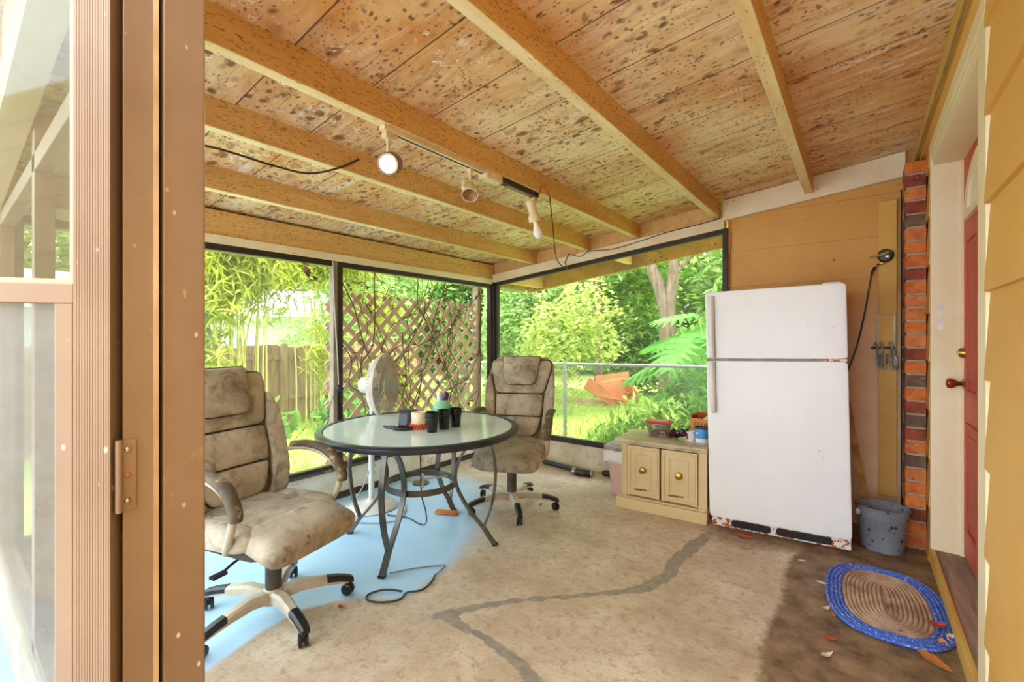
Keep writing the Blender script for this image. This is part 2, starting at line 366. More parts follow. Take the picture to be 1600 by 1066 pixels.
# eaves: fascia boards beyond the far screens and along the left side
m_eave = M('weathered ochre eave', 'c79a3f', '8f6a24', 3, .7, p=(.35,.7), stretch=(1,1,1), spots=('4a3413', 22, .3, .5))
def fz(x): return 2.235+.125*(x+1.218)
mb = MB(); xa, xb = -3.62, .9
mb.hexa([(xa,y_b-.02,fz(xa)),(xb,y_b-.02,fz(xb)),(xb,y_b+.02,fz(xb)),(xa,y_b+.02,fz(xa)),(xa,y_b-.02,zc(xa)+.05),(xb,y_b-.02,zc(xb)+.05),(xb,y_b+.02,zc(xb)+.05),(xa,y_b+.02,zc(xa)+.05)])
struct(mb.build('roof_fascia', m_eave), 'ochre fascia board of the eave beyond the wide screen')
struct(MB().bb(-3.66, -3.62, y_a, y_b+.02, 1.97, zc(-3.62)+.05).build('roof_fascia', m_eave), 'ochre fascia board of the eave along the left side')
g = MB(); prof = [(-3.665,2.05),(-3.665,1.96),(-3.69,1.94),(-3.75,1.94),(-3.78,1.97),(-3.78,2.05),(-3.775,2.05),(-3.775,1.972),(-3.748,1.946),(-3.692,1.946),(-3.67,1.964),(-3.67,2.05)]
g.loft([[(x, y_a, z) for x, z in prof], [(x, y_b, z) for x, z in prof]]); struct(g.build('roof_gutter', M('grey gutter metal', 'a8a296', '8d877b', 5, .4, .5)))
struct(MB().bar((-3.40, 4.0, 1.72), (-3.58, 4.42, 1.99), .03, .03).build('eave_brace', m_eave))

# ------------------------------------------------------------------ low walls under the screens
def mat_kick():
    t = NT('dirty cream kick wall'); v = t.coord(); sep = t.n('ShaderNodeSeparateXYZ'); t.l(v, sep.inputs[0])
    col = t.ramp(t.noise(v, 2.5, 7, .65), .36, .62, lin('cbb489'), lin('ece4d2')); col = t.mix(t.ramp(t.noise(v, 9, 8, .7), .58, .66), col, lin('b08a52'))
    t.bsdf(col, .75, 0, t.noise(v, 30, 4), .15, .01); return t.m
m_kick = mat_kick()
struct(MB().bb(XL-.10, XL-.005, .2, YF+.1, 0, .235).build('wall_left', m_kick, bevel=.004))
m_sill = M('grey brown sill', '6b5a48', '4f4336', 5, .6, metal=.1, wear=('a08c70', 8, .62))
struct(MB().bb(XL-.11, XL+.02, .2, YF+.02, .235, .262).build('windowsill_left', m_sill, bevel=.003))
struct(MB().bb(XL, -.88, YF+.005, YF+.1, 0, .24).build('wall_far_low', m_kick, bevel=.004))
struct(MB().bb(XL, -.86, YF-.015, YF+.1, .24, .268).build('windowsill_far', m_darkalu, bevel=.003))
struct(MB().bb(XL-.005, XL+.012, .25, YF, 0, .05).build('baseboard_left', M('dark base strip', '4b3b2b', '2f261d', 6, .8)))

# screens: frame + mesh, three bays
def bay(name, axis, a, b, z0, zt, thick=.035):
    """axis 'x': bay in the plane x=XL from y=a to b; axis 'y': in the plane y=YF from x=a to b; zt(a) top"""
    f = MB()
    def bx(u0, u1, za, zb_, zc_, zd):
        if axis == 'x': pts = [(XL-.02,u0,za),(XL+.025,u0,za),(XL+.025,u1,zb_),(XL-.02,u1,zb_),(XL-.02,u0,zc_),(XL+.025,u0,zc_),(XL+.025,u1,zd),(XL-.02,u1,zd)]
        else: pts = [(u0,YF-.025,za),(u1,YF-.025,zb_),(u1,YF+.02,zb_),(u0,YF+.02,za),(u0,YF-.025,zc_),(u1,YF-.025,zd),(u1,YF+.02,zd),(u0,YF+.02,zc_)]
        f.hexa(pts)
    bx(a, a+thick, z0, z0, zt(a), zt(a+thick)); bx(b-thick, b, z0, z0, zt(b-thick), zt(b))
    bx(a+thick, b-thick, zt(a+thick)-.042, zt(b-thick)-.042, zt(a+thick), zt(b-thick)); bx(a+thick, b-thick, z0, z0, z0+.028, z0+.028)
    o = f.build(name, m_darkalu); struct(o)
    s = MB()
    if axis == 'x': s.add([(XL+.002,a+thick,z0+.02),(XL+.002,b-thick,z0+.02),(XL+.002,b-thick,zt(b)-.04),(XL+.002,a+thick,zt(a)-.04)], [(0,1,2,3)])
    else: s.add([(a+thick,YF-.002,z0+.02),(b-thick,YF-.002,z0+.02),(b-thick,YF-.002,zt(b-thick)-.03),(a+thick,YF-.002,zt(a+thick)-.03)], [(0,1,2,3)])
    s.build('screen_mesh', m_screen, o)
    return o
bay('window_1', 'x', .26, 2.035, .262, lambda y: 1.928); bay('window_2', 'x', 2.035, 3.95, .262, lambda y: 1.928)
bay('window_3', 'y', XL+.05, -.86, .268, lambda x: zb(x)-.105)
struct(MB().bb(XL-.03, XL+.05, YF-.05, YF+.03, 0, 1.95).build('corner_post', m_darkalu, bevel=.004))
struct(MB().bb(XL-.03, XL+.028, 1.985, 2.02, .262, 1.93).build('window_post', M('grey weathered post', '9a8c7a', '7b6d5c', 4, .6)))

# front side of the porch (beside the doorway): low wall, posts, header, screens
struct(MB().bb(XL-.1, -.865, .20, .265, 0, .24).build('wall_front_low', m_kick, bevel=.004))
f = MB()
for xx in (XL, -2.2, -.895): f.bb(xx-.03, xx+.03, .215, .265, .24, 2.0)
f.bb(XL, -.87, .215, .265, .24, .28); f.bb(XL, -.87, .215, .265, 1.86, 1.92)
o = struct(f.build('window_4', m_brownalu, bevel=.002))
MB().add([(XL,.25,.26),(-.88,.25,.26),(-.88,.25,1.88),(XL,.25,1.88)], [(0,1,2,3)]).build('screen_mesh', m_screen, o)
m_rawwood = M('pale wood fascia', 'd8c6a6', 'c3ab84', 3, .7, stretch=(.6,4,6), bump=.2)
mb = MB(); xa, xb = XL-.25, .34
mb.hexa([(xa,.14,1.9),(xb,.14,2.26),(xb,.215,2.26),(xa,.215,1.9),(xa,.14,zc(xa)),(xb,.14,zc(xb)),(xb,.215,zc(xb)),(xa,.215,zc(xa))])
struct(mb.build('trim_5', m_rawwood))

# ------------------------------------------------------------------ siding
def siding(name, mat, axis, a, b, z0, z1, rows, pl, out):
    """lapped boards: axis 'y' = plane y=pl facing -y ; axis 'x' = plane x=pl facing -x"""
    mb = MB()
    for k in range(len(rows)-1):
        za, zz = rows[k], rows[k+1]
        if zz <= z0 or za >= z1: continue
        za, zz = max(za, z0), min(zz, z1); q = pl-out
        if axis == 'y': mb.hexa([(a,q,za),(b,q,za),(b,pl+.03,za),(a,pl+.03,za),(a,pl-.001,zz+.001),(b,pl-.001,zz+.001),(b,pl+.03,zz+.001),(a,pl+.03,zz+.001)])
        else: mb.hexa([(q,a,za),(pl+.03,a,za),(pl+.03,b,za),(q,b,za),(pl-.001,a,zz+.001),(pl+.03,a,zz+.001),(pl+.03,b,zz+.001),(pl-.001,b,zz+.001)])
    return struct(mb.build(name, mat))
rows = [0, .02]+[.307+.2835*k for k in range(9)]
rows = [0]+rows[2:]
def mat_farsiding():
    t = NT('ochre far siding pinkish below'); v = t.coord(); sep = t.n('ShaderNodeSeparateXYZ'); t.l(v, sep.inputs[0])
    col = t.ramp(t.noise(v, 1.6, 6, .6), .35, .65, lin('dba65c'), lin('cd964a'))
    h = t.math('ADD', sep.outputs['Z'], t.math('MULTIPLY', t.math('SUBTRACT', t.noise(v, 3, 6), .5), .35))
    col = t.mix(t.ramp(t.math('MULTIPLY', h, .4), .50, .66, (1,1,1,1), (0,0,0,1)), col, t.ramp(t.noise(v, 5, 7), .35, .65, lin('e2bb93'), lin('d8ab80')))  # blends to pale pinkish beige towards the bottom of the wall
    vo = t.n('ShaderNodeTexVoronoi'); vo.inputs['Scale'].default_value = 9; t.l(v, vo.inputs['Vector'])
    d = t.ramp(vo.outputs['Distance'], .06, .13, (1,1,1,1), (0,0,0,1)); k = t.ramp(t.noise(v, 3, 3), .55, .6)
    col = t.mix(t.math('MULTIPLY', d, k), col, lin('6a4426'))
    t.bsdf(col, .6, 0, t.noise(v, 40, 4), .06, .01); return t.m
siding('wall_far', mat_farsiding(), 'y', -.86, .33, 0, 2.575, rows, YF, .011)
mb = MB().bb(XL-.1, .9, YF+.105, YF+.12, 0, .2).bb(-.86, .5, YF+.03, YF+.1, 0, 2.43); struct(mb.build('wall_far_back', m_yellow))
struct(MB().bb(-.885, -.855, YF-.04, YF+.06, 0, 2.20).build('trim_6', m_darkalu))
rowsr = [0, .318]+[.318+.2835*k for k in range(1, 9)]
siding('wall_right', m_yellow, 'x', -2.6, 2.082, 0, 2.575, rowsr, XR, .016)
siding('wall_right_far', m_yellow, 'x', 3.58, YF, 0, 2.575, rowsr, XR, .016)
siding('wall_right_top', m_yellow, 'x', 2.082, 3.58, 2.42, 2.575, [2.42, 2.6], XR, .012)
struct(MB().bb(.36, .56, -2.6, 2.225, -.1, 2.58).bb(.36, .56, 3.55, YF+.1, -.1, 2.58).bb(.36,.56, 2.225, 3.55, 2.345, 2.58).bb(.52,.56,2.225,3.55,0,2.345).build('wall_right_core', m_yellow))
struct(MB().bb(.283, .32, -2.6, YF-.01, 2.45, 2.555).build('trim_7', m_yellowtrim, bevel=.004))
struct(MB().bb(.297, .325, -2.6, YF-.01, 2.425, 2.45).build('trim_8', m_yellow))

# brick pilaster in the far corner
def mat_brick(nm, a, b): return M(nm, a, b, 11, .8, p=(.35,.65), spots=('6e3f26', 60, .34, .42), wear=('c7b7a2', 18, .64), bump=.6)
bm_ = [M('grey mortar', 'b9ab96', '9c8e7a', 12, .9, bump=.3), mat_brick('orange brick', 'dd8038', 'b75a26'), mat_brick('red brown brick', 'a34c2b', '6e3320'), mat_brick('dark burnt brick', '80634f', '4f3d33'), mat_brick('pale orange brick', 'd98a4c', 'b9652f')]
mb = MB(); mb.bb(.226, .318, 3.748, 3.985, 0, 2.40, 0)
zz = .008; k = 0; rb = random.Random(4)
while zz < 2.36:
    mi = rb.choice([1,1,2,2,4,4,3]); h = .071
    mb.bb(.220, .319, 3.740, 3.86 if k % 2 else 3.80, zz, zz+h, mi); mi2 = rb.choice([1,2,3,4]); mb.bb(.2205, .319, 3.872 if k % 2 else 3.812, 3.986, zz, zz+h, mi2); zz += .083; k += 1
struct(mb.build('brick_pillar', bm_, bevel=.003), 'narrow brick pillar in the corner beside the door frame')
struct(MB().bb(.2115, .2185, 3.978, 3.988, .0, 2.30).build('shadow_strip', M('black shadow strip', '2a221b', '1d1813', 5, .8)))
# vertical board on the far siding
struct(MB().bb(.095, .192, YF-.038, YF-.012, .24, 2.235).build('trim_10', M('mustard board', 'e3b650', 'cf9d44', 1.2, .55, spots=('5a4020', 15, .12, .35)), bevel=.003))

# ------------------------------------------------------------------ house door
m_red = M('faded red door paint', 'cf5a3c', 'bb4a36', 1.6, .5, wear=('d98a6a', 6, .72))
m_brass = M('tarnished brass', 'c9a04a', '9a7430', 9, .28, metal=.9)
m_copper = M('copper knob', 'b3592c', '8f3f1c', 9, .3, metal=.75)
d = struct(MB().bb(.455, .5, 2.56, 3.535, .10, 2.30).build('door_1', m_red, bevel=.003))
pm = MB()
for ya, yb_, za, zb2 in ((2.68, 2.98, .25, .85), (3.1, 3.42, .25, .85), (2.68, 2.98, 1.0, 1.85), (3.1, 3.42, 1.0, 1.85)):
    for q in ((ya, ya+.03, za, zb2), (yb_-.03, yb_, za, zb2), (ya+.03, yb_-.03, za, za+.03), (ya+.03, yb_-.03, zb2-.03, zb2)): pm.bb(.446, .456, *q)
    pm.bb(.450, .456, ya+.06, yb_-.06, za+.06, zb2-.06)
pm.build('door_panel_moulding', M('deeper red moulding', 'c0492f', 'b2402d', 3, .5), d, bevel=.004)
lite = MB(); arc = [(3.045+.375*cos(a), 1.955+.27*sin(a)) for a in [pi*i/20 for i in range(21)]]; inn = [(3.045+.285*cos(a), 1.985+.175*sin(a)) for a in [pi*i/20 for i in range(21)]]
for i in range(20):
    (a1, b1), (a2, b2), (c1, d1), (c2, d2) = arc[i], arc[i+1], inn[i], inn[i+1]
    lite.hexa([(.44,a1,b1),(.44,a2,b2),(.44,c2,d2),(.44,c1,d1),(.456,a1,b1),(.456,a2,b2),(.456,c2,d2),(.456,c1,d1)])
lite.bb(.44, .456, 2.67, 3.42, 1.94, 1.985)
lo = lite.build('fanlight_frame', m_cream, d); lo['label'] = 'cream half-round fanlight frame'
MB().prism(inn, .004, lambda a, b, w: (.450+w, a, b)).build('fanlight_pane', M('pale obscured glass', 'ece5c8', 'ded6b4', 4, .25), lo)
k = MB(); rx = Matrix.Rotation(-pi/2, 3, 'Y')
k.lathe([(.034,0),(.034,.006),(.022,.014)], 20, (.455,3.465,1.055), rx); ko = k.build('knob_rose', m_brass, d, True)
MB().lathe([(.011,.01),(.012,.034),(.022,.044),(.029,.058),(.027,.074),(.012,.08)], 20, (.455,3.465,1.055), rx).build('door_knob', m_copper, d, True)
MB().lathe([(.03,0),(.03,.01),(.024,.026),(.02,.03)], 20, (.455,3.47,1.225), rx).box((.422,3.47,1.225),(.008,.004,.016)).build('deadbolt', m_brass, d, True)
MB().lathe([(.005,0),(.005,.003)], 10, (.455,3.3,1.60), rx).build('peephole', m_brass, d, True)
# frame
struct(MB().bb(.325, .46, 3.54, 3.60, .085, 2.345).bb(.328, .46, 2.13, 3.54, 2.30, 2.365).bb(.44, .46, 3.525, 3.54, .085, 2.3).build('trim_11', m_cream, bevel=.003))
struct(MB().bb(.320, .332, 3.54, 3.59, .05, 2.36).bb(.316, .332, 2.08, 3.60, 2.36, 2.445).bb(.324, .335, 2.13, 3.59, 2.335, 2.36).build('trim_12', m_cream, bevel=.004))
struct(MB().bb(.318, .345, 2.08, 2.205, .0, 2.36).bb(.445, .5, 2.22, 2.56, .06, 2.345).build('trim_13', m_cream, bevel=.004))
m_grey = M('weathered grey step plank', 'a8937f', '867261', 5, .75, stretch=(9,.7,4), bump=.3)
struct(MB().bb(.338, .52, 2.225, 3.54, .055, .083).build('door_step', m_grey, bevel=.003))
struct(MB().bb(.318, .338, 1.6, 3.74, 0, .09).build('baseboard_right', m_yellowtrim, bevel=.003))
st = MB().bb(.346, .372, 3.5375, 3.5392, 1.43, 1.50).bb(.348, .372, 3.5375, 3.5392, 1.355, 1.415).build('paper_sticker', M('faded white paper', 'efe9df', 'd8cfc0', 12, .7)); tag(st, 'worn white paper sticker on the cream door jamb, level with the deadbolt', 'sticker')

# ------------------------------------------------------------------ doorway post and opened storm door (foreground left)
pm = MB(); pm.bb(-.86, -.75, .1945, .2455, -.05, 2.2); pm.bb(-.86, -.772, .135, .1945, -.05, 2.2)
struct(pm.build('door_post', m_brownalu, bevel=.003))
hp = V((-.752, .148, 0)); ud = V((-.572, -.82, 0)).normalized(); nd = V((-ud.y, ud.x, 0))
if nd.dot(V((1, -.3, 0))) < 0: nd = -nd
sd = thing('storm_door', 'brown aluminium storm door swung open outward with two dusty glass panes', 'door', (hp.x, hp.y, -.03), math.atan2(ud.y, ud.x)); sd['kind'] = 'thing'
sd.name = 'storm_door'
# local x along the door leaf, local y = normal, z up.  face towards the camera is at +y or -y
sgn = 1 if (Matrix.Rotation(math.atan2(ud.y, ud.x), 3, 'Z')@V((0,1,0))).dot(nd) > 0 else -1
W = .84
fr = MB()
fr.bb(.002, .039, -.013, .013, 0, 2.06); fr.bb(W-.05, W, -.013, .013, 0, 2.06); fr.bb(.039, W-.05, -.013, .013, 0, .16); fr.bb(.039, W-.05, -.013, .013, 2.0, 2.06)
for q in range(13): fr.bb(.0035+q*.0027, .0050+q*.0027, sgn*.013, sgn*.0134, 0, 2.06)
fr.build('door_frame', m_brownalu, sd)
sa = MB(); sa.bb(.0415, .0595, -.009, .009, .165, 1.374); sa.bb(W-.065, W-.05, -.009, .009, .165, 1.352); sa.bb(.0595, W-.06, -.009, .009, .165, .18); sa.bb(.0405, W-.06, -.010, .010, 1.374, 1.398); lo_ = sa.build('lower_sash', m_brownalu, sd, bevel=.001)
us = MB(); us.bb(.0405, .046, -.006, .006, 1.398, 1.99); us.bb(W-.055, W-.05, -.004, .006, 1.398, 1.99); us.bb(.046, W-.055, -.004, .006, 1.398, 1.404); us.bb(.046, W-.055, -.004, .006, 1.984, 1.99); us_ = us.build('upper_sash', M('pale vinyl edge', 'd9cdb8', 'c4b59c', 6, .5), sd); us_['label'] = 'pale edged upper sash'
m_dglass = M_glass('dusty door glass', 'e4eaec', .66, 'ccd2d6', (.25,.70), .10, 2.6); m_uglass = M_glass('dusty upper door glass', 'dde0d6', .40, 'b9b2a0', (.25,.72), .10, 2.2)
MB().bb(.0595, W-.06, -.002, .002, .18, 1.374).build('glass_pane', m_dglass, lo_)
MB().bb(.046, W-.055, -.002, .002, 1.404, 1.984).build('glass_pane', m_uglass, us_)
# hinge-side frame (z bar) fixed on the post, and hinge
zbar = MB(); zbar.bb(-.7545, -.7495, .153, .190, -.05, 2.2); zbar.bb(-.768, -.755, .156, .190, -.05, 2.2)
struct(zbar.build('trim_14', m_brownalu, bevel=.001))
struct(MB().bb(-.7515, -.7465, .1845, .1895, -.05, 2.2).build('trim_15', M('pale dusty weather strip', 'd8c3a0', 'b89d78', 9, .6)))
struct(MB().bb(-.7665, -.7635, .1475, .150, -.05, 2.2).build('trim_16', M('pale dusty edge', 'e0d2ba', 'b89d78', 30, .6)))
hg = thing('door_hinge', 'scuffed bronze hinge with rusty screws on the doorway post', 'hinge', (-.7490, .158, 1.125))
MB().bb(0, .0025, -.009, .008, -.045, .045).build('hinge_leaf', m_brownalu, hg, bevel=.001)
MB().cyl((.003,-.010,-.046),(.003,-.010,.046), .0042).build('hinge_pin', m_brownalu, hg, True)
for z_ in (-.033, 0, .033): MB().lathe([(.0038,0),(.003,.002),(.001,.003)], 10, (.0024,-.001,z_), Matrix.Rotation(pi/2,3,'Y')).build('screw', M('rusty screw','b5763f','8a5a36',20,.6) if z_ == 0 else m_steel, hg, True)

# ------------------------------------------------------------------ fridge
m_fridge = M('white fridge enamel', 'f0f0f0', 'e6e8ea', 1.5, .32, spots=('8a8378', 17, .07, .42), wear=('d2cfc8', 9, .79))
m_fside = M('yellowed fridge side', 'b98a55', 'a07344', 3, .55)
m_rust = M('rusted white enamel', 'e8e2d8', 'b4552a', 38, .6, p=(.5,.54), spots=('4b2413', 42, .3, .5))
F = thing('refrigerator', 'tall white top-freezer refrigerator with rusty foot, leaning slightly', 'refrigerator', (-.437, 3.385, 0), rot=(0, -R(1.1), R(4.5)))
Wf, Hf, Df = .80, 1.635, .52
MB().bb(-Wf/2+.004, Wf/2-.004, .045, Df, .02, Hf-.012).build('body', m_fside, F, bevel=.006)
dz = 1.155
d2 = MB().sell((0,.018,(.075+dz)/2), (Wf/2,.03,(dz-.075)/2), .04, .08, None, 40, 30).build('lower_door', m_fridge, F, True)
d1 = MB().sell((0,.018,(dz+.017+Hf)/2), (Wf/2,.03,(Hf-dz-.017)/2), .06, .08, None, 40, 30).build('freezer_door', m_fridge, F, True)
m_handle = M('off-white handle plastic', 'e9e6df', 'd5d0c6', 6, .4)
for dd, za, zz in ((d2, .80, dz-.004), (d1, dz+.02, Hf-.03)):
    h = MB(); path = spl([(-Wf/2+.042,-.015,za),(-Wf/2+.042,-.04,za+.02),(-Wf/2+.036,-.044,za+.12),(-Wf/2+.036,-.044,zz-.05),(-Wf/2+.036,-.036,zz)], 4)
    h.sweep(path, .034, .016, 8, (1,0,0)); h.build('handle', m_handle, dd, True)
    MB().bb(-Wf/2+.056,-Wf/2+.060,-.0175,-.012,za,zz).build('handle_groove', M('grey handle shadow gap','8f8980','6f6a62',8,.6), dd)
gs = MB().bb(-Wf/2+.03, Wf/2-.03, .02, .05, dz-.004, dz+.02); gs.build('door_gasket', M('grey gasket', 'a9a59c', '8a857c', 20, .7), F)
hb = MB().bb(Wf/2-.12, Wf/2-.005, -.012, .03, dz+.002, dz+.016).build('centre_hinge', m_rust, F); hb['label'] = 'rusty centre hinge'
gr = MB(); gr.bb(-Wf/2+.01, Wf/2-.005, .01, .03, 0.006, .072); g_ = gr.build('kick_grille', m_rust, F, bevel=.004); g_['label'] = 'rust eaten white kick grille'
for xa, xb in ((-.265, -.03), (.0, .30)):
    pl = rpoly([(xa,.018),(xb,.018),(xb,.064),(xa,.064)], .02); MB().prism(pl, .006, lambda a,b,w: (a, .0115-w, b)).build('grille_slot', m_black, g_)
for s_ in (-1, 1): MB().cyl((s_*.34,.1,0),(s_*.34,.1,.03), .02).build('levelling_foot', m_black, F, True)
MB().sell((.33,.02,Hf+.004),(.05,.03,.008),.6,.4).build('hinge_cover', m_handle, F, True)

# ------------------------------------------------------------------ cabinet and what stands on and beside it
m_cab = M('antique cream cabinet paint', 'ddc897', 'cdb482', 2.4, .5, wear=('8d6f43', 9, .76), spots=('5a4326', 14, .07, .25))
m_cabdk = M('worn edge brown', '8a6a3e', '5e4526', 9, .6)
CB = thing('cabinet', 'low cream two-door cabinet with chipped paint beside the refrigerator', 'cabinet', (-1.163, 3.307, 0), R(4.5))
wc = .635
MB().bb(-wc/2+.02, wc/2-.01, .02, .40, .09, .50).build('carcass', m_cab, CB, bevel=.003)
MB().bb(-wc/2-.025, wc/2, -.025, .42, 0, .085).bb(-wc/2-.012, wc/2, -.012, .41, .085, .1).build('plinth', m_cab, CB, bevel=.007)
MB().bb(-wc/2-.03, wc/2, -.03, .42, .512, .535).bb(-wc/2-.015, wc/2, -.015, .41, .495, .512).build('cabinet_top', M('worn cabinet top', 'd9cba6', 'a9997a', 4, .35, wear=('7d7a5c', 5, .6)), CB, bevel=.006)
MB().bb(-wc/2+.015, -wc/2+.06, 0, .03, .1, .495).bb(-wc/2+.025,-wc/2+.035,-.004,.0,.1,.495).bb(-wc/2+.043,-wc/2+.053,-.004,0,.1,.495).build('pilaster', m_cab, CB, bevel=.002)
MB().bb(wc/2-.06, wc/2-.005, 0, .03, .1, .495).build('pilaster', m_cab, CB, bevel=.002)
for xa, xb in ((-wc/2+.065, -.012), (0.0, wc/2-.065)):
    dd = MB().bb(xa, xb, -.012, .018, .112, .488).build('door', m_cab, CB, bevel=.003)
    fr = MB()
    for q, t_, yy in ((.0, .03, -.017), (.045, .012, -.016)):
        x_, X_, z_, Z_ = xa+.012+q, xb-.012-q, .125+q, .475-q
        for e in ((x_, x_+t_*.5, z_, Z_), (X_-t_*.5, X_, z_, Z_), (x_+t_*.5, X_-t_*.5, z_, z_+t_*.5), (x_+t_*.5, X_-t_*.5, Z_-t_*.5, Z_)): fr.bb(e[0], e[1], yy, -.011, e[2], e[3])
    fr.build('panel_moulding', m_cab, dd, bevel=.003)
    MB().lathe([(.026,0),(.026,.004),(.016,.008),(.012,.016),(.022,.022),(.022,.030),(.008,.035)], 18, ((xa+xb)/2,-.012,.315), Matrix.Rotation(pi/2,3,'X')).build('knob', m_brass, dd, True)
    MB().bb(xa+.07, xb-.09, -.0135, -.0119, .163, .169).bb(xa+.05, xb-.13, -.0137, -.0119, .155, .165).bb(xa+.10, xb-.10, -.0137, -.0119, .160, .174).bb(xa+.02, xb-.04, -.0137, -.0119, .112, .117).build('paint_chip', m_cabdk, dd)
MB().bb(-.012+.003, -.003, -.006, .018, .112, .488).build('centre_gap', M('dark gap','2e2416','241c12',5,.8), CB)
def cab(x, y): # point on the cabinet top
    a = R(4.5); return (-1.163+x*cos(a)-y*sin(a), 3.305+x*sin(a)+y*cos(a), .536)
# storage bin
m_bin = M('cloudy pink plastic', 'e3c4bb', 'd6b3aa', 3, .35); m_binlid = M('grey lilac lid', 'bfb6b8', 'a39a9e', 4, .4)
B = thing('storage_bin', 'tall cloudy pink plastic storage bin left of the cabinet', 'bin', (-1.52, 3.70, 0), R(4))
bn = MB(); bn.loft([[(x,y,z) for x,y in rpoly([(-w,-d_),(w,-d_),(w,d_),(-w,d_)], .03)] for w,d_,z in ((.15,.18,0),(.155,.185,.01),(.175,.215,.33),(.19,.23,.335),(.19,.23,.37),(.175,.215,.37),(.15,.19,.05))]); bn.build('tub', m_bin, B, True, autosm=50)
ld = MB(); ld.loft([[(x,y,z) for x,y in rpoly([(-w,-d_),(w,-d_),(w,d_),(-w,d_)], .03)] for w,d_,z in ((.195,.235,.375),(.2,.24,.385),(.2,.24,.412),(.185,.225,.42),(.16,.2,.42),(.155,.195,.432),(.05,.06,.432))]); ld.build('lid', m_binlid, B, True, autosm=40)
MB().sweep(spl([(-.08,-.235,.40),(-.07,-.262,.40),(.07,-.262,.40),(.08,-.235,.40)],4), .016, .02, 8, (0,0,1)).build('lid_handle', M('grey handle','8f878b','7b7478',6,.4), B, True)
bg = MB(); rr = random.Random(3)
pts = []
for q in range(28):
    a = 2*pi*q/28; pts.append((.2*cos(a)*1.02, .236*sin(a)*1.02))
rp = subdiv_poly(rpoly([(-.2,-.24),(.2,-.24),(.2,.24),(-.2,.24)], .03), .03)
bg.loft([[(x*(1+rr.uniform(0,.04)), y*(1+rr.uniform(0,.03)), z+rr.uniform(-.015,.012)) for x,y in rp] for z in (.375,.345,.315,.285)], False)
wb = bg.build('white_bag', M('white bin liner', 'fafafc', 'eeedf2', 12, .45), None, True, loc=B.location, rot=(0,0,R(4))); so = wb.modifiers.new('t','SOLIDIFY'); so.thickness = .003
tag(wb, 'white plastic bag folded over the rim of the pink storage bin', 'bag')
# red lid tub
m_clear = M_glass('clear plastic tub', 'f4f0ea', .22, 'e6ddd0', (.2,.8), .06, 6)
T = thing('food_container', 'clear plastic tub with red lid on the cabinet', 'container', cab(-.085, .26), R(4))
tb = MB(); tb.loft([[(x,y,z) for x,y in rpoly([(-w,-d_),(w,-d_),(w,d_),(-w,d_)], .02)] for w,d_,z in ((.07,.055,0),(.085,.065,.1),(.082,.062,.1),(.068,.053,.003))]); tb.build('tub', m_clear, T, True)
m_redlid = M('red plastic lid', 'c92f45', 'b52238', 4, .35)
rd = MB(); rd.loft([[(x,y,z) for x,y in rpoly([(-w,-d_),(w,-d_),(w,d_),(-w,d_)], .022)] for w,d_,z in ((.092,.072,.098),(.094,.074,.102),(.094,.074,.114),(.086,.066,.116),(.08,.06,.112),(.02,.02,.112))]); rd.build('lid', m_redlid, T, True, autosm=40)
MB().loft([[(x,y,z) for x,y in rpoly([(-.07,-.05),(.07,-.05),(.07,.05),(-.07,.05)], .02)] for z in (.1162,.1172)]).build('lid_panel', M('pink lid centre', 'e58a98', 'd97385', 6, .4), T)
cn = MB()
for q in range(26): cn.sell((rr.uniform(-.052,.052), rr.uniform(-.036,.036), rr.uniform(.012,.04)), (.013,.013,.010), .9, .9, None, 8, 6)
c_ = cn.build('red_pieces', M('dark red pieces', '8f1626', '6a0f1c', 20, .35), None, True, loc=T.location); tag(c_, 'heap of dark red pieces inside the clear red-lidded tub', 'pieces', kind='stuff')
cn = MB().sell((.02,.0,.062),(.03,.025,.014),.7,.8).sell((-.01,-.01,.066),(.02,.02,.012),.7,.8)
c_ = cn.build('crumpled_wrapper', M('bluish wrapper', '9fb2b8', '6d7f86', 18, .4), None, True, loc=T.location); tag(c_, 'crumpled bluish wrapper above the red pieces in the tub', 'wrapper')
# dark bag
bgm = M('maroon and black striped plastic', '4a1a22', '15131a', 12, .35, p=(.48,.52), wear=('e7dfe2', 14, .66))
mb = MB(); NU, NV = 26, 12; rr = random.Random(11); rings = []
for i in range(NV+1):
    u = i/NV; ring = []
    for j in range(NU):
        a = 2*pi*j/NU; w = .045*(sin(pi*min(1,max(.04,u)))**.5)*(1+.35*sin(3*a+u*9)+.2*sin(5*a-u*14))
        ring.append((-.085+.17*u, w*1.0*cos(a), max(.002, .03+.035*u*u+w*.62*sin(a)+.01*sin(u*17+2*a))))
    rings.append(ring)
mb.loft(rings); o = mb.build('snack_bag', bgm, None, True, loc=cab(.065,.2), rot=(0,0,R(12)), autosm=25); tag(o, 'crumpled maroon and black plastic bag between the red-lidded tub and the cup', 'bag')
# cup
P_ = thing('paper_cup', 'small white cup with a red patch in front of the cardboard box', 'cup', cab(.168,.185))
MB().lathe([(.026,0),(.034,.068),(.0365,.07),(.036,.073),(.032,.071),(.025,.004)], 24).build('cup_body', M('white cup', 'f1eff0', 'e2e0e2', 9, .4), P_, True)
mb = MB()
n = 8; rings = [[(( .0272+.008*z_/.068)*cos(a), (.0272+.008*z_/.068)*sin(a), z_) for z_ in (.012,.06)] for a in [R(-170+60*q/n) for q in range(n+1)]]
for q in range(n): mb.add([rings[q][0], rings[q+1][0], rings[q+1][1], rings[q][1]], [(0,1,2,3)])
mb.build('red_print', M('red print', 'c8283c', 'b01f33', 6, .4), P_)
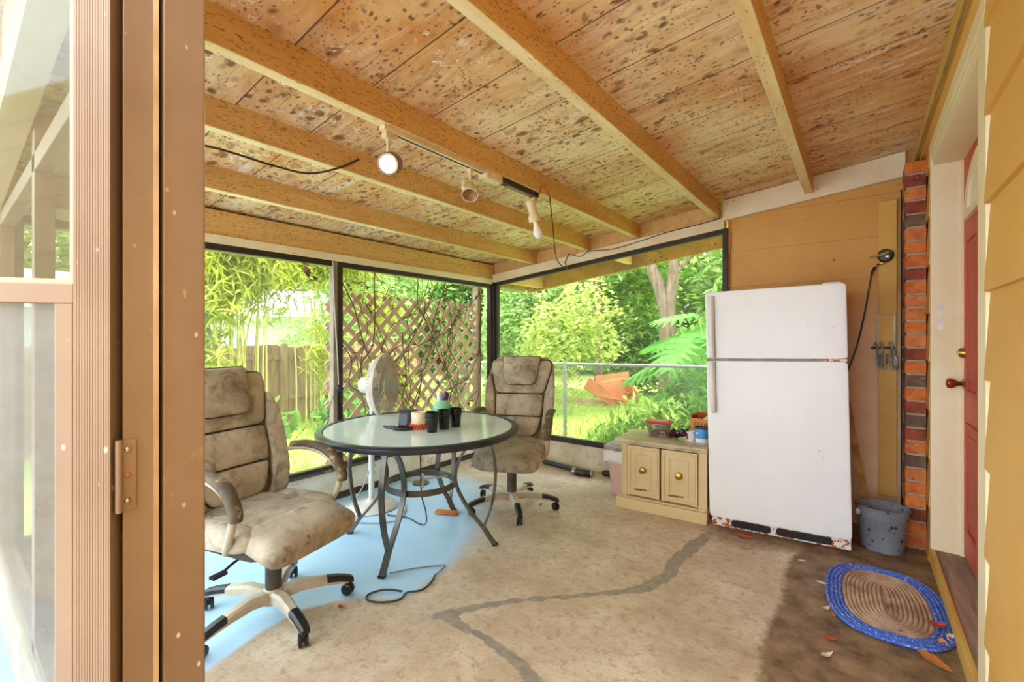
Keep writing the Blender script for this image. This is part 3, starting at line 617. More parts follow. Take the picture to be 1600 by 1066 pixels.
# blue tub
P_ = thing('wipes_tub', 'blue and white plastic tub with dark rim against the refrigerator edge', 'tub', cab(.247,.18))
MB().lathe([(.044,0),(.046,.004),(.047,.035)], 28).build('tub_body', M('white tub', 'f0f2f4', 'e3e6ea', 6, .35), P_, True)
MB().lathe([(.0475,.033),(.049,.1),(.049,.104)], 28).build('blue_band', M('sky blue label', '4f9fdc', '3f8fce', 8, .35), P_, True)
MB().lathe([(.0505,.102),(.0505,.112),(.047,.114),(.044,.112),(.043,.09)], 28).build('rim', M('navy rim', '2b2438', '1f1a2a', 8, .4), P_, True)
MB().sell((-.022,-.0425,.072),(.010,.002,.006),.8,.8,(0,0,R(-25))).build('white_mark', M('white print','eef5fa','e4eef6',6,.4), P_, True)
# carton with dark lettering
m_card = M('orange cardboard', 'd98b45', 'c67733', 4, .7); m_cardin = M('inner cardboard', 'a84e1c', '8f3f16', 4, .8)
P_ = thing('cardboard_box', 'open orange cardboard box with dark lettering behind the blue tub', 'box', cab(.262,.335), R(-6))
mb = MB(); mb.bb(-.11,.09,-.06,-.055,0,.155); mb.bb(-.11,-.105,-.055,.05,0,.175); mb.bb(.085,.09,-.055,.05,0,.155); mb.bb(-.11,.09,.045,.05,0,.19); mb.bb(-.105,.085,-.055,.045,0,.004); mb.build('carton', m_card, P_)
MB().bb(-.1045,.0845,.0415,.0445,.09,.188).bb(-.1045,-.1015,-.054,.0415,.09,.173).build('inner_lining', m_cardin, P_)
MB().hexa([(-.03,-.054,.135),(.085,-.054,.135),(.085,.04,.16),(-.03,.04,.16),(-.03,-.054,.139),(.085,-.054,.139),(.085,.04,.164),(-.03,.04,.164)]).build('white_flap', M('white card flap','f2ece4','e4dcd0',6,.6), P_)
cu = bpy.data.curves.new('lettering', 'FONT'); cu.body = 'OLl Bmm'; cu.size = .042; cu.extrude = .0006; cu.align_x = 'LEFT'; cu.shear = .15
to = bpy.data.objects.new('lettering', cu); C.objects.link(to); dg = bpy.context.evaluated_depsgraph_get(); tm = bpy.data.meshes.new_from_object(to.evaluated_get(dg)); bpy.data.objects.remove(to)
lt = bpy.data.objects.new('lettering', tm); C.objects.link(lt); lt.parent = P_; lt.location = (-.085,-.0608,.098); lt.rotation_euler = (R(90),0,0); tm.materials.clear(); tm.materials.append(M('dark brown print','4d2408','3a1a05',6,.7))
MB().bb(-.01,.085,-.0608,-.0598,.085,.089).build('print_line', tm.materials[0], P_)
# bin-side items by the wall: black bottle lying with a dark tube
P_ = thing('spray_can', 'black can with silver end lying on the floor by the far low wall', 'can', (-2.09, 3.80, .033), rot=(0, R(90), R(6)))
MB().lathe([(.0,-.10),(.03,-.10),(.033,-.095),(.033,.075),(.026,.085)], 22).build('can_body', M('black label','1c1b1f','2f2e33',14,.3,spots=('d8d8d8',34,.25,.4)), P_, True)
MB().lathe([(.026,.084),(.024,.1),(.012,.104),(.012,.115),(.0,.115)], 20).build('can_cap', m_steel, P_, True)
MB().lathe([(.034,-.1),(.034,-.07)], 20).build('can_ring', m_steel, P_, True)
o = MB().cyl((-2.62,3.93,.024),(-2.16,3.86,.024), .022, .022, 12).build('dark_pipe', m_dkgrey, None, True); tag(o, 'short dark pipe lying along the foot of the far low wall', 'pipe')
o = MB().cyl((-1.93,3.93,.02),(-1.74,3.90,.02), .018, .014, 12).sell((-1.9,3.925,.03),(.05,.03,.028),.8,.8).build('dark_tool', m_black, None, True); tag(o, 'small dark tool on the floor between the black can and the pink bin', 'tool')

# ------------------------------------------------------------------ bucket, stick, fittings on the mustard board
def mat_bucket(): return M('dusty black plastic bucket', '6a6e74', '8b9096', 4, .6, p=(.3,.7), spots=('17191c', 24, .30, .58), wear=('b0b4b8', 7, .64))
P_ = thing('bucket', 'oval dusty black plastic bucket with pale scuffs in front of the brick pillar', 'bucket', (.105, 3.61, 0))
MB().lathe([(.0,0),(.098,0),(.105,.01),(.125,.2),(.128,.205),(.128,.212),(.131,.255),(.137,.258),(.139,.268),(.135,.27),(.124,.262),(.117,.2),(.098,.02),(0,.015)], 40, sy=.86).build('bucket_body', mat_bucket(), P_, True, autosm=50)
MB().sell((-.118,-.055,.225),(.012,.016,.02),.6,.6).build('handle_lug', M('scuffed white lug','cfc6ba','8f8880',40,.6), P_, True)
o = MB().bar((-.094,3.968,1.0),(.055,3.90,.002),.034,.007,(0,-1,.1)).build('measuring_stick', M('stained yellow wood stick','d9a951','9a6a2b',7,.6,stretch=(2,2,1),spots=('4a3012',26,.25,.5)), None); tag(o, 'thin stained wooden stick leaning behind the fridge above the bucket', 'stick')
P_ = thing('wall_fitting', 'round dark fitting with a pale lever on the mustard wall board', 'fitting', (.133, 3.9615, 1.865))
ry = Matrix.Rotation(pi/2,3,'X')
MB().lathe([(.0,0),(.045,0),(.045,.012),(.036,.024),(.0,.026)], 24, (0,0,0), ry).build('base_plate', M('dark bronze metal','4d463f','2f2a26',16,.35,metal=.7), P_, True)
MB().sweep([(.03,-.03,.025),(-.02,-.045,.0),(-.085,-.05,-.008)], [.02,.024,.018], [.016,.018,.012], 8).build('lever', M('pale worn lever','e0cfa6','b59c6d',18,.4,metal=.4), P_, True)
MB().lathe([(.016,0),(.016,.03),(.009,.034)], 14, (.012,-.022,-.01), ry).sweep([(.02,-.04,.03),(.0,-.05,-.03)], .012, .012, 8).build('spindle', m_steel, P_, True)
MB().sell((-.02,-.02,-.052),(.016,.012,.012),.8,.8).sell((-.055,-.02,-.062),(.012,.01,.01),.8,.8).build('yellow_plug', M('yellow brass plug','d8b43c','b08f2a',12,.3,metal=.5), P_, True)
cb = spl([(.11,3.94,1.812),(.085,3.945,1.80),(.063,3.952,1.772),(.057,3.955,1.735),(.072,3.95,1.765),(.082,3.95,1.793),(.062,3.955,1.745),(.046,3.958,1.651),(.02,3.965,1.47),(-.022,3.97,1.25),(-.08,3.975,1.05),(-.13,3.975,.9)], 7)
o = MB().sweep(cb, .011, .011, 8).build('power_cable', m_black, None, True); tag(o, 'black power cable looping down from the wall fitting behind the fridge', 'cable')
m_hook = M('dull nickel hooks', 'd6d0c4', '8f8a80', 25, .35, metal=.35)
P_ = thing('wire_rack', 'white wire rack with chrome hooks hung on the mustard wall board', 'rack', (.138, 3.957, 1.10))
MB().sweep([(-.042,0,.15),(-.042,0,.365),(.042,0,.365),(.042,0,.02)], .014, .014, 8).build('wire_frame', M('white coated wire','efe8dc','d8cfc0',14,.4), P_, True)
MB().sell((-.02,-.012,.142),(.065,.02,.008),.5,.9).build('dark_bar', m_black, P_, True)
for i, x_ in enumerate((-.062, -.035, .012)):
    MB().sweep(spl([(x_,-.012,.165),(x_+.004,-.03,.178),(x_+.012,-.034,.15),(x_+.01,-.03,.03),(x_+.02,-.03,.0),(x_+.034,-.03,.02)],5), .012, .012, 8).build('hook', m_hook, P_, True)
MB().sweep(spl([(.01,-.03,.15),(.02,-.036,.172),(.03,-.036,.15),(.05,-.034,.06),(.056,-.03,.02),(.04,-.03,.0),(.026,-.03,.03),(.024,-.03,.14)],5), .013, .013, 8).build('wire_clip', m_hook, P_, True)
MB().bb(-.05,-.03,-.02,-.004,.01,.1).bb(-.005,.008,-.02,-.004,.03,.1).build('dark_clamp', m_dkgrey, P_, bevel=.002)

# ------------------------------------------------------------------ patio table
m_tmetal = M('gunmetal table frame', '77726a', '56524c', 6, .32, metal=.75, wear=('8a7a66', 9, .7))
m_tglass = M('frosted green table glass', 'dceeec', 'c9e2e3', 2, .10, spots=('5d7a76', 20, .06, .35), IOR=1.5)
TC = (-2.27, 1.965)
T = thing('patio_table', 'round patio table with frosted glass top and curved double metal legs', 'table', (*TC, 0))
rt = .637; zt = .735
MB().lathe([(0,zt-.010),(rt-.045,zt-.010),(rt-.045,zt-.001),(0,zt-.001)], 72).build('glass_top', m_tglass, T)
MB().lathe([(rt-.05,zt-.03),(rt-.01,zt-.034),(rt,zt-.022),(rt,zt-.006),(rt-.012,zt+.003),(rt-.04,zt+.004),(rt-.046,zt-.002),(rt-.05,zt-.03)], 80, caps=False).build('rim', M('dark blue grey rim','3a3f4a','2c3038',6,.3,metal=.4), T, True)
rg = MB()
for q in range(48):
    a, b = 2*pi*q/48, 2*pi*(q+1)/48; vs = []
    for zz_ in (.345, .382):
        for r_, an in ((.214,a),(.226,a),(.226,b),(.214,b)): vs.append((r_*cos(an), r_*sin(an), zz_))
    rg.hexa(vs)
rg.build('brace_ring', m_tmetal, T)
def legside(pts, n=6): return [(p.x, 0, p.z) for p in spl([(r_,0,z_) for r_,z_ in pts], n)]
ft = [(-2.071,1.522),(-1.833,2.18),(-2.43,2.41),(-2.666,1.75)]
for fx, fy in ft:
    an = math.atan2(fy-TC[1], fx-TC[0]); L = MB()
    L.sweep(legside([(.50,0),(.455,.06),(.415,.12)]), .036, .02, 8, (0,1,0), sq=True)
    L.sweep(legside([(.425,.10),(.30,.25),(.235,.40),(.28,.56),(.38,.66),(.455,.705)]), .034, .014, 8, (0,1,0), sq=True)
    L.sweep(legside([(.425,.11),(.475,.25),(.50,.42),(.49,.55),(.465,.65),(.455,.705)]), .034, .014, 8, (0,1,0), sq=True)
    L.box((.465,0,.704),(.08,.05,.008))
    lo_ = L.build('leg', m_tmetal, T, bevel=.002, rot=(0,0,an))
    MB().box((.497,0,.006),(.03,.038,.012),(0,0,0)).build('foot_cap', m_black, lo_)
cr = MB().cyl((0,0,.35),(0,0,zt-.012), .007, .007, 10).bar((-.12,.10,.35),(.12,-.08,.357),.02,.006).bar((-.09,-.12,.35),(.1,.12,.362),.02,.006).lathe([(.05,.352),(.05,.36)], 20)
o = MB().lathe([(.004,.357),(.055,.357),(.055,.366),(.004,.366)],20).build('pole_collar', m_tmetal, T, True)
# flat plank bits lying across the brace ring
for p0, p1, lb in (((-2.35,2.05,.388),(-2.13,1.86,.388),'pale stick lying across the brace ring under the table'),((-2.30,1.83,.395),(-2.16,2.1,.395),'second pale stick crossing the first on the brace ring under the table')):
    o = MB().bar(p0, p1, .018, .006).build('stick', M('bleached stick','d9cdb8','b7a88e',9,.7)); tag(o, lb, 'stick')
o = MB().sweep(spl([(-2.235,1.93,.722),(-2.238,1.935,.5),(-2.235,1.94,.30),(-2.25,1.99,.17),(-2.33,2.06,.05),(-2.45,2.1,.008),(-2.6,2.12,.008),(-2.75,2.06,.008)],8), .009, .009, 8).build('hanging_cord', m_black, None, True); tag(o, 'black cord hanging through the brace ring beneath the glass table', 'cord')
o = MB().box((-2.43,2.41,-.0),(.001,.001,.001)); 
o = MB().loft([[(x,y,z) for x,y in rpoly([(-.09,-.035),(.09,-.035),(.09,.035),(-.09,.035)],.025)] for z in (.002,.016)]).build('orange_block', M('orange foam','d98a3f','b9692a',9,.7), None, loc=(-2.44,2.36,0), rot=(0,0,R(25)), bevel=.003); tag(o, 'flat orange foam pad on the floor at the foot of a table leg', 'pad')

# things on the table
zt0 = zt-.0005
m_cup = M('glossy black cup', '16171a', '0f1012', 5, .22)
def cup(x, y, h, lb):
    P_ = thing('black_cup', lb, 'cup', (x, y, zt0), group='black cups on the glass table')
    MB().lathe([(0,0),(.029,0),(.031,.004),(.037,h*.72),(.041,h*.78),(.0415,h),(.039,h+.002),(.038,h*.8),(.03,.006),(0,.006)], 28).build('cup_body', m_cup, P_, True)
    MB().lathe([(.0385,h*.73),(.0435,h*.745),(.0435,h*.765),(.0395,h*.78)], 28, caps=False).build('grip_band', m_black, P_, True)
    return P_
cup(-2.065, 1.875, .118, 'black cup standing nearest the front edge of the glass table'); cup(-2.075, 1.985, .118, 'middle one of the three black cups on the glass table'); cup(-2.072, 2.085, .118, 'black cup farthest right of three on the glass table')
P_ = thing('teal_bottle', 'squat pale green bottle with white and purple top behind the black cups', 'bottle', (-2.21, 2.10, zt0))
MB().lathe([(.0,0),(.05,0),(.056,.01),(.056,.085),(.062,.10),(.064,.118),(.058,.128),(.045,.14),(.036,.15),(.034,.158)], 26).build('bottle_body', M('pale sea green plastic','8fcfae','79b897',5,.3), P_, True)
MB().sell((-.014,-.01,.185),(.016,.02,.034),.7,.8).build('white_top', M('white cap','eef0f2','dcdfe3',5,.3), P_, True)
MB().sell((.020,.012,.182),(.016,.02,.032),.7,.8,(0,.2,0)).build('purple_top', M('purple cap','5b3c62','44294a',5,.3), P_, True)
MB().sweep(spl([(-.055,-.02,.09),(-.085,-.03,.08),(-.08,-.03,.03),(-.055,-.02,.01)],4), .012, .012, 8).build('bottle_grip', M('sea green grip','86c4a4','74b091',5,.35), P_, True)
P_ = thing('candle_jar', 'cream candle jar with orange beads around its foot on the glass table', 'candle', (-2.215, 1.905, zt0))
MB().lathe([(0,0),(.047,0),(.05,.004),(.05,.10),(.046,.104),(.042,.1),(.041,.085),(0,.083)], 26).build('jar_body', M('cream wax','ecdcc0','dcc39c',4,.45), P_, True)
for r_, z_ in ((.056,.010),(.056,.026)):
    for q in range(20):
        a = 2*pi*(q+.5*(z_>.02))/20; MB().sell((r_*cos(a), r_*sin(a), z_),(.0085,.0085,.0085),1,1,None,8,6).build('bead', M('orange red bead','d9572b','c4431d',7,.35) if not bpy.data.materials.get('orange red bead') else bpy.data.materials['orange red bead'], P_, True)
P_ = thing('black_box', 'dark upright box standing behind the candle jar on the glass table', 'box', (-2.37, 1.945, zt0), R(38))
MB().bb(-.055,.055,-.03,.03,0,.095).build('box_body', m_dkgrey, P_, bevel=.004); MB().bb(-.056,.056,-.031,.031,.085,.1).build('box_lid', m_black, P_, bevel=.003)
P_ = thing('phone_stand', 'small dark upright gadget on a curled black base on the glass table', 'gadget', (-2.265, 1.815, zt0), R(36))
MB().box((0,.012,.06),(.06,.012,.08),(R(-12),0,0)).build('gadget_body', M('slate grey plastic','474b5a','393c49',6,.35), P_, bevel=.006)
MB().sweep(spl([(-.055,.01,.012),(-.05,-.03,.012),(.0,-.045,.012),(.05,-.03,.012),(.055,.012,.012)],5), .018,.018,8).box((0,0,.012),(.07,.05,.016)).build('gadget_base', m_black, P_, True)
P_ = thing('dark_loop', 'thin dark looped strap lying on the left of the glass tabletop', 'strap', (-2.385, 1.80, zt0))
MB().sweep([(.05*cos(2*pi*q/24), .028*sin(2*pi*q/24), .005+.003*sin(4*pi*q/24)) for q in range(24)], .008,.008,8,closed=True).build('loop', m_dkgrey, P_, True)
MB().sell((.045,0,.008),(.014,.012,.007),.6,.6).build('buckle', m_black, P_, True)

# ------------------------------------------------------------------ office chairs
def mat_chairfab():
    t = NT('mildewed grey beige upholstery'); v = t.coord()
    col = t.ramp(t.noise(v, 5, 7, .65), .3, .68, lin('8d7f68'), lin('c6b9a2'))
    col = t.mix(t.ramp(t.noise(v, 8, 9, .72, .6), .50, .68), col, lin('6a5a40'))
    col = t.mix(t.ramp(t.noise(v, 17, 8, .75), .60, .70), col, lin('43361f'))
    t.bsdf(col, .85, 0, t.noise(v, 60, 5), .12, .005, Sheen_Weight=.15); return t.m
m_fab = mat_chairfab()
m_pipe = M('black seam piping', '201c17', '2c2620', 9, .8)
m_champ = M('champagne plastic', 'cfc3ad', 'b5a78e', 6, .4, spots=('7a6440', 18, .2, .45), wear=('8a7450', 8, .66))
m_shell = M('dark brown shell', '4b4038', '3a312b', 6, .6, wear=('857660', 8, .64))
m_armpad = M('worn brown arm pad', '6e5f4a', '4d4234', 9, .7, wear=('a6926c', 10, .55))
def make_chair(label, loc, rz, base_off):
    c = thing('office_chair', label, 'chair', loc, rz, 'mildewed executive office chairs')
    # base
    MB().lathe([(.028,.05),(.05,.06),(.052,.11),(.04,.125),(.032,.13)], 20).build('base_hub', m_champ, c, True)
    for k in range(5):
        a = base_off+2*pi*k/5; mz = Matrix.Rotation(a, 3, 'Z')
        def q(x, y, z): return mz@V((x, y, z))
        A = MB(); rings = []
        for x, z, w, h in ((.03,.095,.062,.05),(.12,.112,.056,.046),(.22,.102,.046,.038),(.335,.078,.036,.026)):
            rings.append([q(x, w/2*sx, z+h/2*sz) for sx, sz in ((-1,-1),(1,-1),(1,.5),(.6,1),(-.6,1),(-1,.5))])
        A.loft(rings); ao = A.build('base_arm', m_champ, c, True, autosm=35)
        cp = MB(); rings = []
        for x, z, w, h in ((.235,.103,.046,.034),(.29,.094,.044,.034),(.345,.078,.04,.034),(.362,.07,.034,.026)):
            rings.append([q(x, w/2*sx, z+h/2*sz) for sx, sz in ((-1,-.6),(1,-.6),(1,.5),(.6,1),(-.6,1),(-1,.5))])
        cp.loft(rings); cp.build('arm_cap', m_black, ao, True, autosm=35)
        W_ = MB(); cx_, tw = .335, a+random.uniform(-1,1)
        mw = Matrix.Rotation(tw, 3, 'Z')@Matrix.Rotation(pi/2, 3, 'X'); ctr = q(cx_, 0, .028)
        for s_ in (-.020, .006): W_.lathe([(.0,s_),(.024,s_),(.028,s_+.003),(.028,s_+.012),(.024,s_+.015),(0,s_+.015)], 20, ctr, mw)
        W_.cyl(q(cx_,0,.028), q(cx_,0,.075), .007); W_.sell(q(cx_,0,.04),(.016,.016,.022),.8,.8)
        W_.build('caster', m_black, c, True, autosm=40)
    MB().lathe([(.036,.12),(.036,.30),(.03,.302),(.024,.305),(.024,.37)], 20).build('gas_column', M('dusty black column','3a342e','5e5448',7,.55), c, True)
    MB().box((-.0,0,.355),(.22,.16,.035)).build('tilt_mechanism', m_black, c, bevel=.006)
    MB().sweep(spl([(0,-.06,.35),(.0,-.18,.335),(.0,-.24,.315)],4), .012,.012,8).box((0,-.265,.308),(.03,.06,.012)).build('tilt_lever', m_black, c, True)
    # seat
    st = MB(); st.loft([[(x,y,z) for x,y in rpoly([(-.29,-.22),(.17,-.22),(.17,.22),(-.29,.22)],.07)] for z in (.365,.385,.42)]); se = st.build('seat_shell', m_shell, c, True, autosm=40)
    cu_ = MB(); cu_.sell((-.08,0,.45),(.27,.20,.055),.5,.45); seat = cu_.build('seat', m_fab, c, True, autosm=80)
    fp = MB(); fp.sell((.19,0,.425),(.115,.248,.078),.75,.32,(0,R(16),0),32,18); fo = fp.build('seat_front_roll', m_fab, seat, True, autosm=80)
    for s_ in (-1, 1):
        b = MB().sell((-.055,s_*.222,.448),(.21,.052,.058),.7,.6,(0,R(-2),0)); b.build('seat_bolster', m_fab, seat, True, autosm=80)
    MB().bb(-.15,.10,-.006,.006,.49,.505).build('seat_seam', m_pipe, seat) if False else None
    # backrest : curved body
    def xb(z): u = (z-.46)/.68; return -.285-.215*u-.035*math.sin(u*pi)*-1+.02*(u>0.8)*(u-.8)
    def hw(z):
        u = (z-.44)/.70; 
        return .245+.045*math.sin(min(1,u*1.15)*pi*.75) if u < .93 else .245+.045*math.sin(min(1,.93*1.15)*pi*.75)-(u-.93)*.55
    bd = MB(); rings = []
    for i in range(22):
        z = .45+.69*i/21; w = hw(z)*(1 if i < 20 else (.97 if i == 20 else .9)); th = .055 if i < 20 else (.045 if i == 20 else .025)
        rings.append([(xb(z)-.02+th*math.copysign(abs(cos(t_))**.7, cos(t_))+.028*(math.sin(t_)**4), w*math.copysign(abs(sin(t_))**.55, sin(t_)), z) for t_ in [2*pi*k/36 for k in range(36)]])
    bd.loft(rings); back = bd.build('backrest', m_fab, c, True, autosm=70)
    def bm(off=0): return lambda y, z, w: (xb(z)+.030+w+off+.02*(abs(y)/.25)**3, y, z)
    def seam(poly, nm='seam_piping'):
        f = bm(.007); pts = [f(a, b, 0) for a, b in subdiv_poly(poly, .02)]
        MB().sweep(pts, .011, .013, 6, closed=True).build(nm, m_pipe, back, True)
    panels = [('upper_back_panel', [(-.255,1.115),(.255,1.115),(.262,1.06),(.205,.845),(-.205,.845),(-.262,1.06)], .032, .04),
              ('middle_back_panel', [(-.2,.838),(.2,.838),(.195,.665),(-.195,.665)], .036, .02),
              ('lower_back_panel', [(-.19,.658),(.19,.658),(.15,.50),(-.15,.50)], .036, [.02,.02,.07,.07])]
    for nm, poly, h, r_ in panels:
        P2 = subdiv_poly(rpoly(poly, r_), .02); MB().pad(P2, h, bm()).build(nm, m_fab, back, True, autosm=80); seam(rpoly(poly, r_))
    for s_ in (-1, 1):
        poly = [(s_*.212,.84),(s_*.262,1.02),(s_*.292,.94),(s_*.288,.60),(s_*.262,.475),(s_*.165,.475),(s_*.195,.55)]
        if s_ < 0: poly = poly[::-1]
        P2 = subdiv_poly(rpoly(poly, .03), .02); MB().pad(P2, .034, bm(.002)).build('side_bolster', m_fab, back, True, autosm=80)
    hp_ = rpoly([(-.165,1.15),(.165,1.15),(.135,.915),(-.135,.915)], [.02,.02,.055,.055])
    MB().pad(subdiv_poly(hp_, .02), .05, lambda y, z, w: (xb(min(z,1.13))+.05+w, y, z), back=.05).build('headrest', m_fab, c, True, autosm=80)
    f = lambda a, b: (xb(min(b,1.13))+.064, a, b); MB().sweep([f(a,b) for a,b in subdiv_poly(hp_,.02)], .010,.012,6,closed=True).build('headrest_piping', m_pipe, back, True)
    # arms
    for s_ in (-1, 1):
        y = s_*.292
        path = spl([(-.325,y*.93,.665),(-.225,y,.70),(-.095,y,.712),(.025,y,.69),(.11,y,.63),(.125,y,.56),(.09,y*.97,.47),(.03,y*.86,.40)], 6)
        ar = MB().sweep(path, .034, .026, 10, (0,1,0)).build('armrest', m_champ, c, True)
        pp = spl([(-.205,y,.725),(-.095,y,.736),(.015,y,.722),(.10,y,.672),(.14,y,.60),(.143,y,.565)], 6); n_ = len(pp)
        MB().sweep(pp, [.052+.012*sin(pi*i/(n_-1)) for i in range(n_)], [.034+.016*i/(n_-1) for i in range(n_)], 12, (0,1,0)).build('arm_pad', m_armpad, ar, True, autosm=60)
    return c
make_chair('beige mildewed office chair in the left foreground, partly behind the doorway post', (-2.20, 1.0, 0), R(15), R(-20))
make_chair('grey mildewed office chair in the far corner behind the glass table', (-2.13, 2.755, 0), R(-64), R(21))

# ------------------------------------------------------------------ pedestal fan
m_fanw = M('dusty white fan plastic', 'e6e2da', 'cfc6b8', 6, .45)
m_fang = M('dusty cage wire', 'c9b9ab', 'ab998b', 9, .6)
fa = R(30)
FN = thing('pedestal_fan', 'dusty white pedestal fan standing behind the glass table', 'fan', (-3.0, 2.10, 0), fa)
MB().lathe([(0,0),(.19,0),(.2,.008),(.19,.02),(.08,.035),(.04,.05),(.026,.07)], 36).build('base', m_fanw, FN, True)
MB().cyl((0,0,.05),(0,0,.5), .022).cyl((0,0,.5),(0,0,.84), .013).build('pole', m_fanw, FN, True)
MB().lathe([(.026,.48),(.028,.5),(.026,.53),(.016,.54)], 18).build('height_collar', m_fanw, FN, True)
rz_ = Matrix.Rotation(pi/2, 3, 'Y'); hc = V((.10, 0, .945))
MB().lathe([(.0,-.19),(.045,-.19),(.062,-.175),(.066,-.09),(.07,-.06),(.0,-.06)], 24, hc, rz_).bb(-.03,.03,-.02,.02,.82,.90).build('motor', m_fanw, FN, True)
cage = MB(); Rc = .235
cage.lathe([(Rc-.004,-.012),(Rc+.008,-.01),(Rc+.008,.018),(Rc-.004,.02),(Rc-.004,-.012)], 48, hc, rz_, caps=False).build('rim_band', M('pale rim band','d8cfc4','bfb3a6',6,.5), FN, True)
fr_ = MB(); bk = MB()
for q in range(72):
    a = 2*pi*q/72
    def fp(r_, x): return hc+V((x, r_*cos(a), r_*sin(a)))
    fr_.sweep([fp(.055,.075), fp(.12,.068), fp(.19,.045), fp(Rc,.012)], .0046, .0046, 4)
    bk.sweep([fp(.06,-.075), fp(.13,-.075), fp(.2,-.055), fp(Rc,-.008)], .0042, .0042, 4)
for r_, x in ((.09,.072),(.14,.063),(.19,.046)): fr_.sweep([hc+V((x, r_*cos(2*pi*i/40), r_*sin(2*pi*i/40))) for i in range(40)], .005,.005,4,closed=True)
fr_.build('front_cage', m_fang, FN); bk.build('rear_cage', m_fanw, FN)
MB().lathe([(.0,.084),(.05,.082),(.06,.074),(.06,.066),(0,.066)], 28, hc, rz_).build('badge', M('blue grey badge','b7c1c4','98a5aa',6,.35), FN, True)
for k in range(3):
    b = MB(); rings = []
    for i in range(9):
        u = i/8; r_ = .03+.185*u; w = .05+.075*math.sin(min(1,u*1.1)*pi*.8); tl = R(38-16*u); a0 = 2*pi*k/3
        ring = []
        for s_, t_ in ((-1,-.002),(0,-.003),(1,-.002),(1,.002),(0,.003),(-1,.002)):
            lx, ly = t_+s_*w*sin(tl)*.28, s_*w*cos(tl); p = V((lx, ly, r_)); p = Matrix.Rotation(a0, 3, 'X')@p; ring.append(hc+p)
        rings.append(ring)
    b.loft(rings).build('blade', M('translucent grey blade','c9cccb','b4b8b8',6,.4) if k == 0 else bpy.data.materials['translucent grey blade'], FN, True)
fc = MB().sweep(spl([(-2.995,2.085,.30),(-3.05,2.03,.12),(-3.12,1.95,.012),(-3.05,1.8,.008),(-2.8,1.85,.008),(-2.62,2.02,.008),(-2.72,2.2,.008),(-2.95,2.36,.008)],8), .009,.009,8).build('fan_cord', M('grey cord','b7b4ae','94918b',8,.5), None, True); tag(fc, 'pale grey cord of the fan curling over the floor', 'cord')

# cord loop on the floor
o = MB().sweep(spl([(-2.06,1.56,.006),(-1.99,1.68,.006),(-1.89,1.80,.006),(-1.865,1.78,.008),(-1.845,1.70,.007)],8), .007,.007,6).build('thin_wire', M('grey wire','8c8f92','6d7073',8,.5), None, True); tag(o, 'thin grey wire on the floor running from the front table leg', 'wire')
o = MB().sweep(spl([(-1.845,1.70,.008),(-1.80,1.62,.008),(-1.79,1.55,.008),(-1.83,1.49,.008),(-1.81,1.43,.008),(-1.86,1.36,.008),(-1.93,1.33,.008),(-1.97,1.36,.008),(-1.95,1.42,.010),(-1.90,1.45,.016),(-1.845,1.475,.016)],8), .010,.010,8).build('cable_loop', M('dark cable','3b3d42','2c2d31',8,.4), None, True); tag(o, 'dark cable curled into a loop on the floor in front of the table', 'cable')

# ------------------------------------------------------------------ braided rug
RG = thing('braided_rug', 'oval braided doormat with blue border and worn beige centre by the door', 'rug', (.095, 2.885, 0), R(3))
m_blue = M('blue braid', '3157bd', '5c83de', 60, .85, p=(.42,.62), spots=('cfdaf6', 95, .32, .55), bump=.4); m_beige = M('worn beige braid', 'c9ac93', '9b7f69', 11, .9, wear=('5d4a3c', 7, .6), bump=.3)
def braid(k, n=72):
    a_, b_ = .232-.0178*k, .37-.0178*k; e = .72
    return [(a_*math.copysign(abs(cos(t_))**e, cos(t_)), b_*math.copysign(abs(sin(t_))**e, sin(t_)), .010) for t_ in [2*pi*i/n for i in range(n)]]
bo = MB(); ce = MB()
for k in range(4): bo.sweep(braid(k), .0185, .017, 8, (0,0,1), closed=True) if False else bo.sweep([V(p) for p in braid(k)], .017, .0185, 8, (0,0,1), closed=True)
for k in range(4, 13): ce.sweep([V(p) for p in braid(k)], .015, .0185, 8, (0,0,1), closed=True)
bo.build('blue_border', m_blue, RG, True); ce.build('beige_centre', m_beige, RG, True)
MB().loft([[(p[0]*.99, p[1]*.99, z) for p in braid(0)] for z in (.001,.008)]).build('backing', m_beige, RG)

# dry leaves
m_l1 = M('red dry leaf', 'c4502a', '8f2f17', 12, .6); m_l2 = M('orange dry leaf', 'd58a42', 'a65f22', 10, .55); m_l3 = M('brown dry leaf', '8a5a34', '5c3a20', 12, .7); m_l4 = M('pale dry scrap', 'e2d6c2', 'c9b79c', 12, .7)
def dleaf(x, y, z, L, w, a, m, lb, curl=.25, n=8, tilt=0):
    mb = MB(); rings = []
    for i in range(n+1):
        u = i/n; ww = w*max(.05, sin(pi*u**.8))*(1+.12*sin(u*19)); zz_ = curl*L*(u-.5)**2*1.6
        rings.append([(L*(u-.5), -ww, zz_+curl*ww*.7), (L*(u-.5), 0, zz_), (L*(u-.5), ww, zz_+curl*ww*.9), (L*(u-.5), ww*.98, zz_+curl*ww*.9+.0016), (L*(u-.5), 0, zz_+.0016), (L*(u-.5), -ww*.98, zz_+curl*ww*.7+.0016)])
    mb.loft(rings); o = mb.build('dry_leaf', m, None, True, loc=(x, y, z), rot=(tilt, 0, a)); tag(o, lb, 'leaf', 'dry leaves and scraps on the floor'); return o
dleaf(.272,2.745,.021,.07,.024,.7,m_l1,'curled red leaf lying on the braided rug',.5)
dleaf(-.105,2.385,.002,.055,.016,.2,m_l1,'small red leaf on the floor to the left of the rug',.3)
dleaf(.235,2.475,.003,.15,.026,-.85,m_l2,'large orange dry leaf on the floor in front of the rug',.18)
dleaf(.275,2.60,.003,.085,.02,-1.5,m_l2,'curled orange leaf between the rug and the door step',.6)
dleaf(.235,2.565,.003,.06,.018,.5,m_l3,'dark brown leaf just past the end of the rug',.4)
